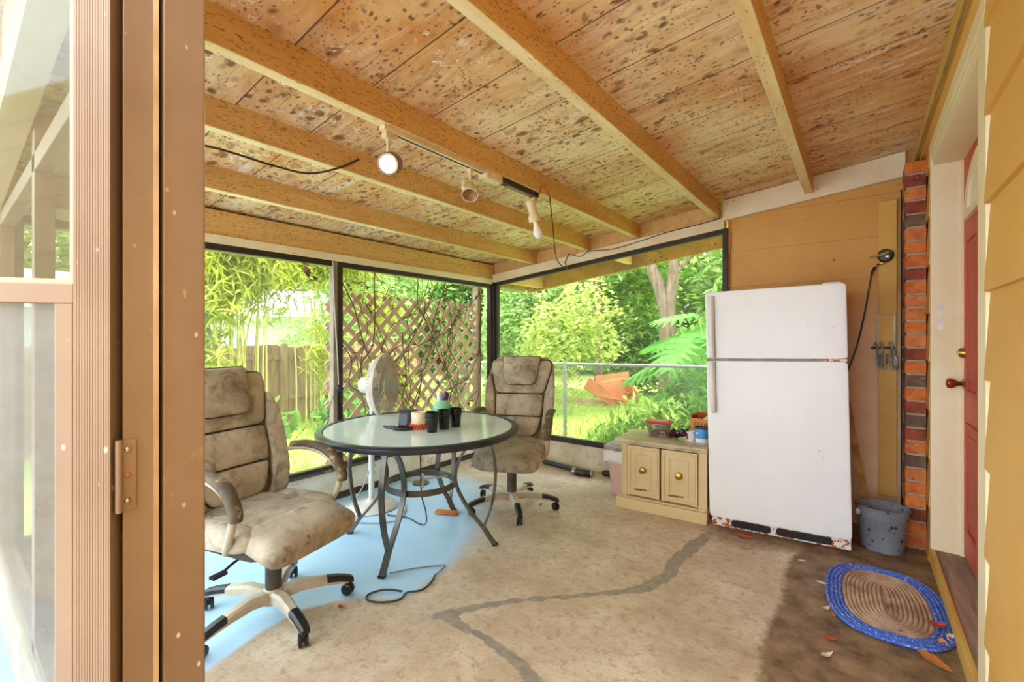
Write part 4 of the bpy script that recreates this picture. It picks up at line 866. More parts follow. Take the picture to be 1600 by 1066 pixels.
dleaf(-.10,2.60,.002,.03,.008,1.9,m_l2,'tiny orange scrap by the corner of the rug',.4)
dleaf(-.13,2.64,.002,.05,.012,1.1,m_l4,'white paper scrap by the left edge of the rug',.5); dleaf(-.16,2.9,.002,.06,.012,.2,m_l4,'white shred near the back left edge of the rug',.4); dleaf(-.11,2.25,.002,.06,.012,.9,m_l4,'white curl of paint on the dark floor in the foreground',.5); dleaf(.30,2.68,.012,.06,.02,1.2,m_l4,'white scrap tucked between rug and step',.6,tilt=.6)
dleaf(-1.99,1.22,.002,.035,.010,.3,m_l1,'red leaf bit on the floor beside the near chair caster',.5)
dleaf(-3.12,3.40,.002,.07,.018,.6,m_l1,'reddish leaf on the floor below the lattice corner',.3)
dleaf(-.27,3.12,.002,.04,.010,.4,m_l4,'pale scrap on the floor in front of the fridge foot',.4)
dleaf(-.60,3.27,.004,.10,.028,.15,m_l1,'rust coloured leaf pushed under the fridge',.25)
dleaf(-2.36,2.83,.002,.05,.016,.1,m_l1,'red leaf below the corner chair',.5); dleaf(-1.98,2.93,.002,.045,.012,1.5,m_l3,'brown leaf under the corner chair next to its right caster',.5)

# ------------------------------------------------------------------ track lights and wires under the third beam
m_ivory = M('ivory fixture plastic', 'efe3c6', 'd9c69c', 6, .45, spots=('8a6a3c', 22, .2, .35))
xt = -1.640; zt_ = zb(-1.636)
TR = thing('light_track', 'ivory track rail with grey underside fixed below the ochre beam', 'light track', (xt, 1.20, zt_))
MB().bb(-.020,.020,.0,.70,-.022,-.0005).build('track_rail', m_ivory, TR, bevel=.002); MB().bb(-.006,.006,.02,.68,-.0235,-.021).build('track_slot', m_dkgrey, TR)
MB().bb(-.034,.03,.66,.80,-.045,-.0005).build('feed_box', m_ivory, TR, bevel=.006)
MB().bb(-.024,.024,.80,1.17,-.03,-.0005).build('dark_track', M('dark brown track','3a2a1e','261b13',8,.5), TR, bevel=.002); MB().bb(-.016,.016,.87,1.12,-.0335,-.029).build('track_slot', M('olive lens','7a7350','625c3e',8,.4), TR)
H1 = thing('spot_light', 'round lit lamp in a bronze housing on the ivory track', 'lamp', (xt-.005, 1.235, zt_))
MB().bb(-.016,.016,-.02,.02,-.05,-.0235).cyl((0,0,-.05),(0,.004,-.115),.008).bb(-.012,.012,.0,.045,-.045,-.0235).build('lamp_stem', m_ivory, H1, True)
dirv = V((.42,-.78,-.44)).normalized(); qm = V((0,0,1)).rotation_difference(dirv).to_matrix(); hc1 = V((0,.01,-.155))
MB().lathe([(0,-.05),(.036,-.05),(.047,-.035),(.050,.02),(.047,.022),(.043,.012),(0,.010)], 32, hc1, qm).build('lamp_housing', M('bronze lamp housing','8a7763','5f5042',8,.35,metal=.6), H1, True)
MB().lathe([(0,.0125),(.030,.0135),(.036,.018),(.037,.024),(.030,.030),(0,.032)], 32, hc1, qm).build('lamp_face', M_emit('lit lamp face', 'fff9f0', 2.2), H1, True)
H2 = thing('spot_light', 'unlit open ivory cup lamp on the ivory track near the feed box', 'lamp', (xt-.005, 1.765, zt_))
dv2 = V((.35,-.45,-.82)).normalized(); q2 = V((0,0,1)).rotation_difference(dv2).to_matrix(); c2 = V((0,-.0,-.135))
MB().cyl((0,0,-.0235),(0,.0,-.085),.007).bb(-.012,.012,-.012,.012,-.045,-.0235).build('lamp_stem', m_ivory, H2, True)
MB().lathe([(0,-.05),(.018,-.048),(.022,-.02),(.040,.0),(.044,.045),(.041,.045),(.036,.004),(.016,-.012),(0,-.014)], 30, c2, q2).build('lamp_shade', m_ivory, H2, True)
MB().lathe([(.0,-.01),(.02,-.008),(.033,.02),(.0385,.043),(.037,.044),(.0,.0)], 26, c2, q2).build('shade_lining', M('worn copper lining','a8835c','6b4a30',16,.4), H2, True)
MB().cyl(c2+q2@V((-.038,0,-.03)), c2+q2@V((-.038,.0,.02)), .016, .014).build('side_knob', m_ivory, H2, True)
H3 = thing('spot_light', 'dirty ivory cylinder lamp with a bare white bulb at the end of the track', 'lamp', (xt-.005, 2.355, zt_))
dv3 = V((.05,.36,-.93)).normalized(); q3 = V((0,0,1)).rotation_difference(dv3).to_matrix(); c3 = V((-.015,-.02,-.05))
MB().bb(-.012,.012,-.012,.03,-.05,-.030).cyl((0,.02,-.04),(-.012,.0,-.06),.009).build('lamp_stem', m_ivory, H3, True)
MB().lathe([(0,0),(.026,0),(.028,.005),(.028,.085),(.038,.098),(.040,.128),(.034,.132),(.03,.125),(0,.12)], 26, c3, q3).build('lamp_barrel', m_ivory, H3, True)
MB().lathe([(.014,.12),(.016,.155),(.03,.195),(.0315,.212),(.025,.232),(.012,.243),(0,.245)], 24, c3, q3).build('bulb', M('opal white bulb','f6f4f0','eeeae4',4,.25), H3, True)
w1 = spl([(-1.61,2.362,2.215),(-1.605,2.385,2.27),(-1.607,2.42,2.288),(-1.608,2.455,2.262),(-1.61,2.487,2.228)],6)
o = MB().sweep(w1, .008,.008,6).build('orange_wire', M('orange red wire','c4512a','d97a2e',12,.45), None, True); tag(o, 'short orange wire looped at the end of the dark track', 'wire')
o = MB().sweep(spl([(-1.61,2.487,2.228),(-1.62,2.54,2.05),(-1.75,2.8,1.88),(-2.05,3.45,1.92),(-2.35,3.93,2.05),(-2.37,3.945,2.08),(-2.33,3.95,2.16)],8), .008,.008,6).build('dangling_wire', M('dark brown wire','4a2d1e','33201a',12,.5), None, True); tag(o, 'brown wire sagging from the track to the far header board', 'wire')
wp = [(x, YF-.045, zb(x)+d_) for x, d_ in ((-2.33,.0),(-2.2,-.05),(-2.1,-.022),(-1.85,-.056),(-1.6,-.045),(-1.35,-.025),(-1.08,-.025),(-.905,-.02))]
o = MB().sweep(spl(wp,6), .008,.008,6).build('header_wire', bpy.data.materials['dark brown wire'], None, True); tag(o, 'dark wire pinned along the white header board above the wide screen', 'wire')
o = MB().sweep(spl([(-.845,YF-.02,2.28),(-.835,YF-.022,2.1),(-.842,YF-.02,1.9),(-.838,YF-.022,1.6)],6), .006,.006,6).build('post_wire', bpy.data.materials['orange red wire'], None, True); tag(o, 'thin reddish wire running down beside the screen frame near the fridge top', 'wire')
o = MB().sweep(spl([(-2.115,.30,2.05),(-2.115,.68,2.088),(-2.113,.793,2.092),(-2.112,.962,2.089),(-2.112,1.124,2.102),(-2.112,1.279,2.173),(-2.115,1.402,2.257)],8), .010,.010,8).build('brown_cable', bpy.data.materials['dark brown wire'], None, True); tag(o, 'brown cable sagging along the ochre beam beyond the track lights', 'cable')
o = MB().sweep(spl([(.276,-1.5,2.44),(.278,.5,2.435),(.277,1.5,2.442),(.279,2.4,2.436),(.277,3.3,2.444),(.275,3.9,2.44),(.255,3.935,2.40)],8), .009,.009,6).build('wall_cable', M('grey beige cable','a08a62','7a6846',12,.6), None, True); tag(o, 'thin cable running along the trim where ceiling meets the house wall', 'cable')
# rope and hook at the screen post
RP = thing('rope', 'pale cord hanging down the screen post to a dark knot', 'rope', (XL+.04, 2.0, 0))
MB().sweep(spl([(0,-.03,1.93),(0,-.01,1.5),(.005,.01,1.15),(.005,.02,.92)],8), .008,.008,6).build('cord_line', M('pale cord','d9d0bf','b8ae9c',14,.8), RP, True)
MB().sell((.008,.02,.905),(.018,.022,.028),.8,.8).sell((.008,.04,.90),(.014,.018,.018),.8,.8).build('dark_knot', m_black, RP, True)
MB().sweep(spl([(.005,.03,.90),(.005,.045,.75),(.005,.06,.6),(.004,.055,.40)],6), .009,.009,6).build('black_cord_end', m_black, RP, True)
MB().sweep(spl([(.005,.0,.90),(.005,-.05,.78),(.006,-.075,.64),(.005,-.07,.5)],6), .005,.005,6).build('thin_cord_end', m_dkgrey, RP, True)

# ------------------------------------------------------------------ garden
GZ = -.15
def mat_lawn():
    t = NT('lawn soil and short grass'); v = t.coord()
    col = t.ramp(t.noise(v, .8, 6), .35, .65, lin('8fae3f'), lin('c3cf6c')); col = t.mix(t.ramp(t.noise(v, 5, 8, .7), .55, .72), col, lin('8b8a48'))
    t.bsdf(col, .9); return t.m
g = MB(); g.add([(-40,.1,GZ),(XL-.11,.1,GZ),(XL-.11,YF+.11,GZ),(XL-.11,45,GZ),(-40,45,GZ)], [(0,1,2,3,4)]); g.add([(XL-.11,YF+.11,GZ),(20,YF+.11,GZ),(20,45,GZ),(XL-.11,45,GZ)], [(0,1,2,3)])
struct(g.build('ground', mat_lawn()))
m_patio = M('pale patio concrete', 'cdd0d2', 'b9bcbe', 1.4, .8, wear=('8f8c86', 3, .66))
struct(MB().bb(-40, 20, -30, .1, -.3, -.06).build('ground_patio', m_patio))
def leafmesh(name, mats, clouds, size, aspect, parent=None, up=.3, droop=0., seed=0, shell=.5, mi=None):
    """clouds: (centre, radii, count); each leaf a folded diamond"""
    rg = np.random.default_rng(seed); Ps = []
    for c, r, n in clouds:
        d = rg.normal(size=(n,3)); d /= np.linalg.norm(d,axis=1)[:,None]; rad = (shell+(1-shell)*rg.random(n))[:,None]*(1+.18*np.sin(d[:,:1]*7+d[:,1:2]*5+seed))
        Ps.append(np.array(c)+d*rad*np.array(r))
    P = np.concatenate(Ps); n = len(P)
    P[:,2] = np.maximum(P[:,2], GZ+.02)
    a = rg.normal(size=(n,3)); a[:,2] = a[:,2]*up-droop; a /= np.linalg.norm(a,axis=1)[:,None]
    b = np.cross(a, rg.normal(size=(n,3))*np.array([.5,.5,.2])+np.array([0,0,1.])); b /= (np.linalg.norm(b,axis=1)[:,None]+1e-9); nr = np.cross(a,b)
    L = size*(.6+.8*rg.random((n,1))); W = L*aspect
    v = np.stack([P-a*L*.5, P+b*W*.5-nr*W*.12+a*L*.05, P+a*L*.5-np.array([0,0,1])*L*droop*.25, P-b*W*.5-nr*W*.12+a*L*.05], 1).reshape(-1,3)
    me = bpy.data.meshes.new(name); me.vertices.add(4*n); me.vertices.foreach_set('co', v.ravel().astype(np.float32))
    me.loops.add(4*n); me.loops.foreach_set('vertex_index', np.arange(4*n)); me.polygons.add(n); me.polygons.foreach_set('loop_start', np.arange(0,4*n,4))
    for m in (mats if isinstance(mats,(list,tuple)) else [mats]): me.materials.append(m)
    me.update(); me.validate()
    o = bpy.data.objects.new(name, me); C.objects.link(o); o.parent = parent; return o
m_bark = M('grey brown bark', '8c7660', '5c4a3a', 6, .9, stretch=(3,3,.5), bump=.5)
m_lf = {'lime': M_leaf('pale lime leaves', 'a2b452', 'dbe08c', .5), 'yellow': M_leaf('yellow green leaves', '8fa332', 'd0d262', .5), 'mid': M_leaf('mid green leaves', '639338', 'bcd876', .5), 'deep': M_leaf('deep green leaves', '41752f', '93bd62', .45), 'pale': M_leaf('pale hazy green leaves', '8db35c', 'd3e3a0', .55)}
rt_ = random.Random(21)
def tree(name, label, cat, x, y, h, clouds, kind, size, n_seed, group=None, trunk=.16, aspect=.5, droop=.15, fork=None, stem=True):
    T_ = thing(name, label, cat, (x, y, GZ), 0, group)
    leafmesh('crown', m_lf[kind], clouds, size, aspect, T_, .5, droop, n_seed)
    if stem:
        mb = MB(); top = h*.75
        mb.sweep(spl([(0,0,-.05),(.04,.05,top*.4),(-.05,.02,top)],5), [trunk*2*(1-.04*i) for i in range(11)], None, 10)
        for q in range(5):
            a = rt_.uniform(0,6.3); z0_ = top*rt_.uniform(.45,.9); mb.sweep(spl([(0,0,z0_),(.5*cos(a),.5*sin(a),z0_+.5),(1.1*cos(a),1.1*sin(a),z0_+1.3)],3), [trunk*.8*(1-.1*i) for i in range(7)], None, 7)
        mb.build('trunk', m_bark, T_, True)
    return T_
# far ring of dense trees: same look, same label
ring = [(-22,1.5,7,'mid'),(-22.5,6.5,7.5,'pale'),(-19.5,12.6,8,'mid'),(-15.5,14.5,8,'deep'),(-11.5,16.5,8.5,'pale'),(-8,18,8.5,'mid'),(-4.2,18.5,9,'pale'),(-.3,18,8.5,'mid'),(3.5,17,8,'deep'),(-24,-3.5,7,'deep'),(7,15,8,'mid')]
for i, (x, y, h, kd) in enumerate(ring):
    r = 2.9
    tree('garden_tree', 'tall dense leafy tree in the green mass far behind the garden', 'tree', x, y, h, [((0,0,h*.62),(r,r,h*.36),3600),((r*.5,-.7,h*.33),(r*.75,r*.75,h*.28),2300),((-r*.55,.5,h*.30),(r*.75,r*.75,h*.28),2300),((0,0,1.0),(r*1.15,r*.9,1.15),1500)], kd, .38, 30+i, 'trees far behind the garden')
# nearer, each its own
tree('garden_tree', 'leafy mid green tree seen through the lattice', 'tree', -10.2, 7.2, 5, [((0,0,3.2),(1.9,1.9,1.7),4200),((.3,-.8,1.3),(1.7,1.5,1.2),2600)], 'pale', .22, 60)
tree('garden_tree', 'dark green tree above the white building roof', 'tree', -21.5, 10.6, 7, [((0,0,4.6),(2.6,2.6,2.2),4500),((0,0,1.5),(1.6,1.6,1.3),1500)], 'deep', .26, 61)
tree('shrub', 'broad yellow green shrub behind the chain link fence post', 'shrub', -4.55, 7.3, 2, [((0,0,1.5),(.75,.6,.85),1300),((.5,.2,2.0),(.65,.6,.6),700),((-.55,.1,1.0),(.45,.5,.9),650),((.15,.1,.6),(.35,.3,.6),260),((.75,.4,1.35),(.4,.4,.45),330)], 'lime', .11, 62, stem=False)
tree('shrub', 'tall pale shrub just right of the corner screen post', 'shrub', -6.6, 8.6, 3, [((0,0,1.5),(1.0,.9,1.5),5200),((.6,.3,2.4),(.8,.7,.9),2400)], 'pale', .16, 63, stem=False)
tree('shrub', 'dark green rounded shrub behind the orange crate', 'shrub', -4.3, 11.4, 2, [((0,0,1.0),(1.1,.9,1.05),3000),((.9,0,.8),(.7,.7,.8),1500)], 'deep', .15, 64, stem=False)
tree('shrub', 'tall mid green shrub left of the forked trunk', 'shrub', -5.0, 11.4, 4, [((0,0,1.9),(1.2,1.0,1.7),5200)], 'mid', .18, 65, stem=False)
tree('shrub', 'bright green shrub under the forked trunk', 'shrub', -2.0, 9.3, 2, [((0,0,1.1),(.9,.8,1.1),4200)], 'mid', .14, 66, stem=False)
tree('shrub', 'yellow green leafy shrub along the low end of the wooden fence', 'shrub', -7.3, 5.4, 1, [((0,0,.55),(.5,.8,.6),2600)], 'yellow', .12, 67, stem=False)
# forked trunk tree
T_ = thing('garden_tree', 'tree with a thick forked grey trunk behind the big lobed leaves', 'tree', (-3.15, 9.3, GZ))
mb = MB(); mb.sweep(spl([(0,0,-.1),(.02,.02,1.0),(.0,.0,2.15)],5), [.42-.01*i for i in range(11)], None, 12); mb.sweep(spl([(0,0,2.0),(-.18,-.02,2.6),(-.55,-.05,3.5),(-.9,0,4.6)],5), [.30-.009*i for i in range(16)], None, 10); mb.sweep(spl([(0,0,2.0),(.12,0,2.7),(.15,.05,3.6),(.35,.1,5.0)],5), [.27-.008*i for i in range(16)], None, 10); mb.sweep(spl([(.13,0,2.75),(.5,.0,3.2),(.7,0,4.0)],4), [.10-.005*i for i in range(9)], None, 7)
mb.build('trunk', m_bark, T_, True); leafmesh('crown', m_lf['pale'], [((0,.4,5.2),(2.2,1.6,1.3),4200),((-1.6,.6,3.6),(.9,.8,.9),900),((1.5,.6,3.6),(.9,.8,1.0),1100)], .2, .5, T_, .5, .2, 70)
T_ = thing('garden_tree', 'slender single grey trunk in the green left of the forked trunk', 'tree', (-5.15, 10.15, GZ))
MB().sweep(spl([(0,0,-.1),(.03,0,1.6),(-.03,0,3.2),(.05,0,5)],5), [.24-.006*i for i in range(16)], None, 10).build('trunk', m_bark, T_, True); leafmesh('crown', m_lf['mid'], [((0,.5,5.4),(1.8,1.4,1.5),3600),((.6,1.0,3.3),(1.3,.7,.9),1400)], .2, .5, T_, .5, .2, 71)
# bamboo
m_cane = M('straw yellow bamboo cane', 'c9b866', '9aa044', 6, .5)
def bamboo(label, x, y, n, h, seed, clouds):
    T_ = thing('bamboo', label, 'bamboo', (x, y, GZ), 0, 'bamboo along the wooden fence'); r_ = random.Random(seed); mb = MB()
    for q in range(n):
        bx, by = r_.uniform(-.35,.35), r_.uniform(-.45,.45); a = r_.uniform(0,6.3); hh = h*r_.uniform(.75,1.1); b = r_.uniform(.15,.9)
        mb.sweep(spl([(bx,by,0),(bx+.1*b*cos(a),by+.1*b*sin(a),hh*.5),(bx+.9*b*cos(a),by+.9*b*sin(a),hh)],4), [.028-.002*i for i in range(9)], None, 6)
    mb.build('canes', m_cane, T_, True); leafmesh('leaves', m_lf['yellow'], clouds, .21, .15, T_, .45, .55, seed, .25)
bamboo('yellow green bamboo clump behind the near office chair', -6.9, 2.5, 26, 3.6, 5, [((0,0,2.5),(.9,1.1,.8),6500),((.3,-.2,3.3),(.9,1.2,.7),4500),((.3,-.5,1.3),(.6,.6,.8),1200),((.3,-.5,1.95),(.7,.6,.5),900)])
bamboo('yellow green bamboo clump arching over the white building', -7.0, 3.9, 18, 3.7, 6, [((0,.2,2.85),(.9,1.0,.6),4500),((.2,0,1.2),(.4,.4,.7),420),((.3,.9,1.9),(.4,.5,.5),500)])
# wooden fence
m_fence = M('weathered brown fence planks', 'b08f6c', '806348', 3, .85, stretch=(2,5,.5), bump=.3)
fb = MB(); y_ = -4.0; rr = random.Random(8)
while y_ < 6.6: fb.bb(-7.93, -7.905, y_, y_+.138, GZ-.05, 1.18+rr.uniform(-.03,.03)); y_ += .145
FE = thing('wooden_fence', 'weathered brown plank fence across the garden below the white building', 'fence', (0,0,0)); fb.build('planks', m_fence, FE)
for z_ in (.25, .95): MB().bb(-7.905,-7.86,-4,6.7,z_,z_+.08).build('rail', m_fence, FE)
for q in range(5): MB().bb(-7.9,-7.81,-3.5+q*2.4,-3.41+q*2.4,GZ,1.22).build('fence_post', m_fence, FE)
# neighbouring building
HB = thing('neighbour_building', 'low white building with white roof beyond the wooden fence', 'building', (-13, 5, GZ))
m_wsid = M('white lap siding', 'eef1f4', 'dfe4ea', 1, .6)
sb = MB()
for k in range(9): sb.hexa([(.02,-4.2,k*.23),(.02,4,k*.23),(-5,4,k*.23),(-5,-4.2,k*.23),(0,-4.2,k*.23+.23),(0,4,k*.23+.23),(-5,4,k*.23+.23),(-5,-4.2,k*.23+.23)])
sb.build('wall', m_wsid, HB); MB().hexa([(.7,-4.6,2.05),(.7,4.4,2.05),(-2.6,4.4,2.95),(-2.6,-4.6,2.95),(.7,-4.6,2.32),(.7,4.4,2.32),(-2.6,4.4,3.12),(-2.6,-4.6,3.12)]).build('roof', M('white metal roof','f4f5f7','e6e9ee',1,.5), HB)
wf = MB().bb(.02,.05,-3.3,-2.3,.8,1.7).build('window', M('grey window','8f9aa3','76818b',2,.3), HB)
# chain link fence
CF = thing('chain_link_fence', 'galvanised chain link fence with straight top rail beyond the wide screen', 'fence', (0,0,0)); m_galv = M('galvanised steel', 'b9bcb9', '94979a', 12, .4, metal=.6)
p0, p1 = V((-4.6,4.79,0)), V((1.2,6.55,0)); dd = (p1-p0); Lf = dd.length; dd.normalize()
def cfp(u, z): w = p0+dd*u; return (w.x, w.y, z)
MB().cyl(cfp(0,.965), cfp(Lf,.965), .02, .02, 10).build('top_rail', m_galv, CF, True)
for u in (.0, 1.52, 4.0, Lf): MB().cyl(cfp(u,GZ), cfp(u,.985), .028, .028, 10).build('fence_post', m_galv, CF, True)
wm = MB(); hh = 1.08; u = -hh
while u < Lf:
    for s_ in (0, 1):
        a_, b_ = max(u,0), min(u+hh,Lf)
        if b_-a_ < .05: continue
        za, zz_ = GZ+.02+(a_-u), GZ+.02+(b_-u)
        if s_: za, zz_ = GZ+.02+hh-(a_-u), GZ+.02+hh-(b_-u)
        wm.bar(cfp(a_,za), cfp(b_,zz_), .0032, .0032)
    u += .075
wm.build('wire_mesh', m_galv, CF)
# broken orange crate
m_owood = M('orange stained wood', 'd97f45', 'b55f2d', 3, .6, wear=('efb285', 5, .68))
CR = thing('wooden_crate', 'broken orange wooden crate tipped over on the far grass', 'crate', (-4.25, 9.1, GZ), R(38))
for nm, c_, d_, r_ in (('crate_side',(-.28,-.12,.30),(.80,.03,.26),(0,R(33),R(8))),('crate_back',(.05,.22,.44),(.75,.03,.5),(R(-18),R(-8),R(-6))),('crate_end',(.36,.0,.36),(.03,.5,.40),(R(10),R(-25),0)),('crate_bottom',(.06,.05,.22),(.7,.45,.025),(R(20),R(12),0))):
    b = MB().box(c_, d_, r_).build(nm, m_owood, CR, bevel=.004)
MB().bar((-.30,-.14,.52),(.25,-.08,.62),.05,.03).bar((.28,-.12,.60),(.55,.05,.22),.05,.03).build('crate_rim', M('pale orange edge','eeb07a','d9925a',4,.6), CR, bevel=.003)
md = MB().lathe([(0,.06),(.5,.05),(.9,.01),(1.0,-.03)], 28, (-4.9,9.2,GZ), None, 0, 1.3, .5).build('mulch_heap', M('red brown mulch','8a5238','b98a6a',14,.95,bump=.5), None, True); tag(md, 'low heap of red brown mulch on the grass next to the orange crate', 'mulch', kind='stuff')
# big lobed leaves
m_philo = M_leaf('big glossy lobed leaves', '3d7d3a', '7fb35e', .3)
PH = thing('philodendron', 'big plant with deeply lobed leaves and stout stems by the chain link fence', 'plant', (-1.62, 6.5, GZ-.02))
rp_ = random.Random(12)
def lobed(Lm, W_):
    mb = MB(); n = 8
    for i in range(n):
        u = .08+.84*i/(n-1); w = W_*(.55+.6*sin(pi*min(1,u*.95+.12)))*(1 if i else .8)
        for s_ in (-1, 1):
            an = R(85-62*u); ax = (Lm*u, 0); ln = w; dx, dy = cos(an)*ln, s_*sin(an)*ln; hw_ = Lm*.062
            mb.add([(ax[0]-hw_, 0, 0), (ax[0]+dx*.5-hw_*.9, dy*.55, .03-.02*u), (ax[0]+dx, dy, -.10*ln), (ax[0]+dx*.5+hw_*1.1, dy*.5, .03-.02*u), (ax[0]+hw_*1.2, 0, 0)], [(0,1,2,3,4)])
    mb.add([(Lm*.9,-Lm*.04,0),(Lm*1.08,0,-.04),(Lm*.9,Lm*.04,0)], [(0,1,2)])
    return mb
for i, (ex, ey, ez, yaw, pit, s_) in enumerate([(-.42,-.15,1.25,200,30,.62),(-.10,-.25,1.55,250,40,.66),(.25,-.1,1.62,300,35,.62),(-.62,.1,1.05,175,25,.55),(.45,.1,1.35,330,30,.6),(-.28,-.35,.95,230,45,.55),(.05,.25,1.75,100,20,.55),(-.5,.3,1.5,150,20,.55),(.12,-.45,1.1,265,50,.52),(.62,-.2,1.05,345,40,.5),(-.15,.0,1.8,210,10,.5)]):
    s_ *= 1.12; lf_ = lobed(s_, s_*.66).build('leaf', m_philo, PH, loc=(ex,ey,ez), rot=(R(rp_.uniform(-12,12)), R(pit), R(yaw)))
    MB().sweep(spl([(rp_.uniform(-.08,.08),rp_.uniform(-.08,.08),.05),(ex*.35,ey*.35,ez*.6),(ex,ey,ez)],5), [.03-.0015*k for k in range(11)], None, 7).build('stalk', M('pale green stalk','9cc26a','7fa850',6,.5) if i == 0 else bpy.data.materials['pale green stalk'], PH, True)
MB().sweep([(0,0,-.05),(.03,0,.3),(0,0,.55)], [.16,.14,.08], None, 10).build('stem', m_bark, PH, True)
# weeds and young plants close to the screens
def weeds(label, x, y, clouds, kind, size, asp, seed, name='weed_clump', cat='weeds'):
    T_ = thing(name, label, cat, (x, y, GZ)); leafmesh('foliage', m_lf[kind], clouds, size, asp, T_, 1.2, .05, seed, .15)
    mb = MB(); r_ = random.Random(seed)
    for q in range(12):
        a = r_.uniform(0,6.3); e = r_.uniform(.1,.45); mb.sweep(spl([(.05*cos(a),.05*sin(a),-.02),(e*.5*cos(a),e*.5*sin(a),.35),(e*cos(a),e*sin(a),.62)],4), [.012-.0008*i for i in range(9)], None, 5)
    mb.build('stems', m_lf[kind], T_, True); return T_
weeds('leafy weeds outside the wide screen behind the cabinet', -1.75, 5.0, [((0,0,.40),(.65,.4,.42),1500)], 'mid', .13, .32, 80)
weeds('tall weeds outside the wide screen behind the refrigerator edge', -1.0, 5.15, [((0,0,.52),(.55,.4,.52),1500)], 'deep', .15, .4, 81)
weeds('leafy grass clump left of the weeds behind the cabinet', -2.35, 5.2, [((0,0,.2),(.55,.35,.24),1000)], 'mid', .13, .16, 82)
weeds('weeds growing along the chain link fence below the lobed leaves', -1.7, 6.0, [((0,0,.5),(.6,.3,.55),1700)], 'mid', .12, .45, 83)
weeds('young papaya-like plant outside the left screen behind the near chair', -4.55, 1.95, [((0,0,.62),(.35,.35,.25),140),((.05,0,.3),(.25,.25,.2),60)], 'mid', .19, .45, 84, 'young_plant', 'plant')
weeds('spiky green plant at the foot of the wooden fence', -7.2, 4.75, [((0,0,.35),(.4,.4,.35),500)], 'mid', .3, .12, 85, 'spiky_plant', 'plant')
weeds('low blue green plant before the wooden fence', -6.4, 4.0, [((0,0,.3),(.45,.6,.3),600)], 'deep', .14, .45, 86, 'young_plant', 'plant')
# lattice panel
m_lat = M('reddish tan lattice slats', 'ecd2b0', 'd3ab84', 4, .8, stretch=(2,2,2))
LP = thing('lattice_panel', 'diamond wooden lattice panel standing outside the left screens', 'lattice', (-3.52, 0, 0))
def lat(y0_, y1_, z0_, z1_, per, w):
    for s_, x in ((1, 0), (-1, -.012)):
        mb = MB(); H_ = z1_-z0_; u = y0_-H_
        while u < y1_:
            a_, b_ = max(u, y0_), min(u+H_, y1_)
            if b_-a_ > .03:
                za, zz_ = a_-u, b_-u
                if s_ < 0: za, zz_ = H_-za, H_-zz_
                mb.bar((x, a_, z0_+za), (x, b_, z0_+zz_), .010 if False else w, .010, (1,0,0))
            u += per
        mb.build('slats', m_lat, LP)
lat(2.03, 3.86, -.05, 1.70, .165, .043)
MB().bb(-.05,.03,3.87,3.93,GZ,1.9).build('post', M('pale pinkish post','cdb7a0','b39b83',4,.8), LP)
# vines
m_vine = M('dry vine stem', '6a4a36', '4a3226', 10, .9)
VN = thing('dry_vine', 'leafless dry vine stems scrambling over the lattice panel', 'vine', (-3.485, 0, 0)); mb = MB(); rv = random.Random(17); lfp = []
for q in range(26):
    y_ = rv.uniform(2.05,3.0) if q < 17 else rv.uniform(2.9,3.8); z_ = rv.uniform(.2,.9); p = [(rv.uniform(-.02,.02), y_, z_)]
    dy = rv.uniform(-.12,.22); 
    for k in range(rv.randint(4,7)):
        y_ = min(3.9, max(2.03, y_+dy+rv.uniform(-.13,.13))); z_ = min(1.98, z_+rv.uniform(.08,.34)); p.append((rv.uniform(-.03,.03), y_, z_))
        if rv.random() < .3: lfp.append(p[-1])
    s_ = spl(p, 5); mb.sweep(s_, [rv.uniform(.007,.012)]*len(s_), None, 5)
for q in range(9):
    y_ = rv.uniform(2.1,3.7); z_ = rv.uniform(1.4,1.95); s_ = spl([(0,y_,z_),(.02,y_+rv.uniform(.1,.3),z_+rv.uniform(-.15,.1)),(0,y_+rv.uniform(.3,.5),z_+rv.uniform(-.3,.2))],5); mb.sweep(s_, .006, None, 5)
for q in range(5):
    y_ = 2.35+q*.33; s_ = spl([(0,y_,2.0),(.01,y_+.02,1.8),(0,y_-.03,1.5)],4); mb.sweep(s_, .005, None, 4)
mb.build('stems', m_vine, VN, True); leafmesh('dead_leaves', m_l3, [(p, (.03,.04,.04), 3) for p in lfp]+[((0,2.3,1.75),(.03,.15,.08),14)], .06, .5, VN, .5, .3, 90)
dv = thing('dead_leaf_cluster', 'few hanging brown dead leaves at the top of the near left screen', 'leaves', (-3.45,1.84,1.84)); leafmesh('leaves', m_l3, [((0,-.04,.02),(.02,.04,.06),6),((0,.03,-.06),(.02,.04,.04),4)], .075, .6, dv, .4, .5, 91); MB().sweep(spl([(0,-.06,.08),(0,0,0),(0,.06,-.02),(0,.15,.03)],4), .006, None, 5).build('twig', m_vine, dv, True)
gv = thing('climbing_vine', 'green leafy vine at the lower corner of the lattice', 'vine', (-3.6,3.62,0)); leafmesh('leaves', m_lf['mid'], [((0,0,.7),(.06,.22,.28),140),((0,.1,1.15),(.05,.12,.3),50)], .085, .8, gv, .5, .2, 92); MB().sweep(spl([(0,-.1,GZ),(0,.0,.5),(0,.12,1.0),(0,.1,1.4)],5), .008, None, 5).build('stem', m_vine, gv, True)
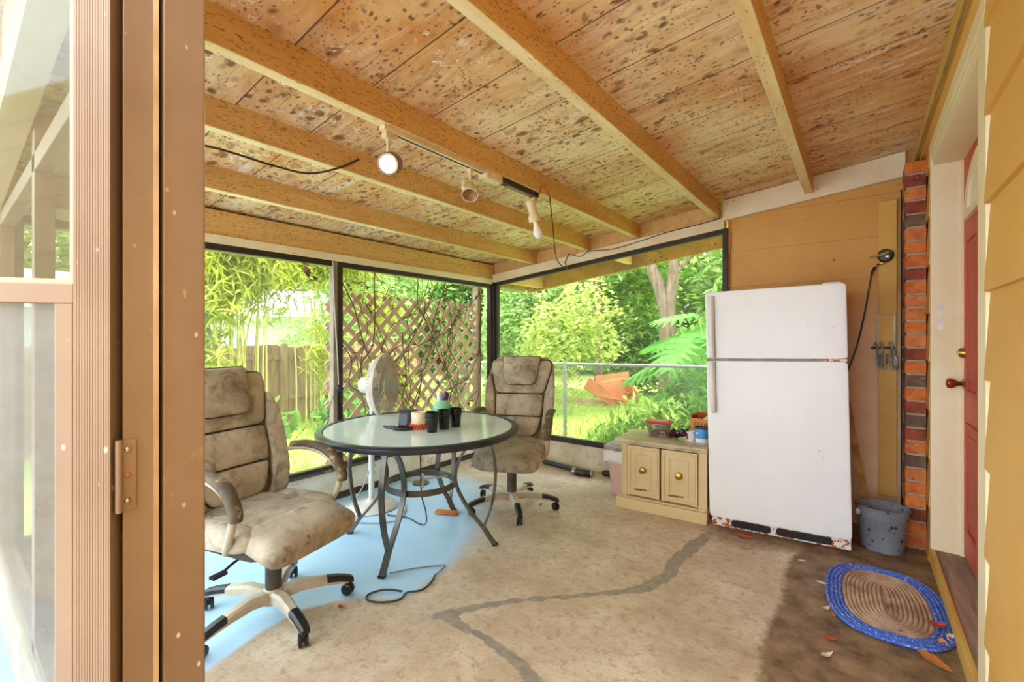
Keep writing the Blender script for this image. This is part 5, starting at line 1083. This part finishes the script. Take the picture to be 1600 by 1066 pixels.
# grass blades
def grass():
    n = 42000; rg = np.random.default_rng(3); P = np.zeros((n,3)); P[:,0] = rg.uniform(-8,.5,n); P[:,1] = rg.uniform(.6,11,n); P[:,2] = GZ
    k = ~((P[:,0] > XL-.14) & (P[:,1] < YF+.14)); P = P[k]; n = len(P)
    h = .05+.09*rg.random((n,1)); a = rg.uniform(0,6.28,n); d = np.stack([np.cos(a),np.sin(a),np.zeros(n)],1); ln = rg.normal(size=(n,3))*.35; ln[:,2] = 1
    v = np.stack([P-d*.006, P+d*.006, P+ln*h], 1).reshape(-1,3); me = bpy.data.meshes.new('grass'); me.vertices.add(3*n); me.vertices.foreach_set('co', v.ravel().astype(np.float32)); me.loops.add(3*n); me.loops.foreach_set('vertex_index', np.arange(3*n)); me.polygons.add(n); me.polygons.foreach_set('loop_start', np.arange(0,3*n,3)); me.materials.append(M_leaf('grass blades', '8fb83a', 'd3dd7e', .4)); me.update(); me.validate()
    o = bpy.data.objects.new('grass', me); C.objects.link(o); tag(o, 'bright short grass of the garden lawn', 'grass', kind='stuff')
grass()

# ------------------------------------------------------------------ light
w = bpy.data.worlds.new('sky'); sc.world = w; w.use_nodes = True; nt = w.node_tree; nt.nodes.clear()
bgn = nt.nodes.new('ShaderNodeBackground'); bgn.inputs[0].default_value = (.82, .92, 1, 1); bgn.inputs[1].default_value = 2.2; ow = nt.nodes.new('ShaderNodeOutputWorld'); nt.links.new(bgn.outputs[0], ow.inputs[0])
def light(nm, typ, loc, energy, col, **kw):
    l = bpy.data.lights.new(nm, typ); l.energy = energy; l.color = col
    for k, v in kw.items(): setattr(l, k, v)
    o = bpy.data.objects.new(nm, l); C.objects.link(o); o.location = loc; return o
s = light('sun', 'SUN', (0,0,10), 2.5, (1,.97,.91), angle=R(6)); s.rotation_euler = V((-.45,-.22,-.86)).to_track_quat('-Z','Y').to_euler()
lp = V((xt, 1.235, zt_))+hc1+dirv*.06
sp = light('lamp_light', 'SPOT', lp, 7, (1,.88,.7), spot_size=R(110), spot_blend=.9, shadow_soft_size=.03); sp.rotation_euler = dirv.to_track_quat('-Z','Y').to_euler()
sc.view_settings.view_transform = 'Standard'; sc.view_settings.look = 'None'; sc.view_settings.gamma = 1; sc.view_settings.exposure = 1.62
cy = sc.cycles; cy.max_bounces = 10; cy.diffuse_bounces = 6; cy.glossy_bounces = 4; cy.transparent_max_bounces = 16; cy.transmission_bounces = 6; cy.use_denoising = True; cy.sample_clamp_indirect = 8; cy.caustics_reflective = False; cy.caustics_refractive = False
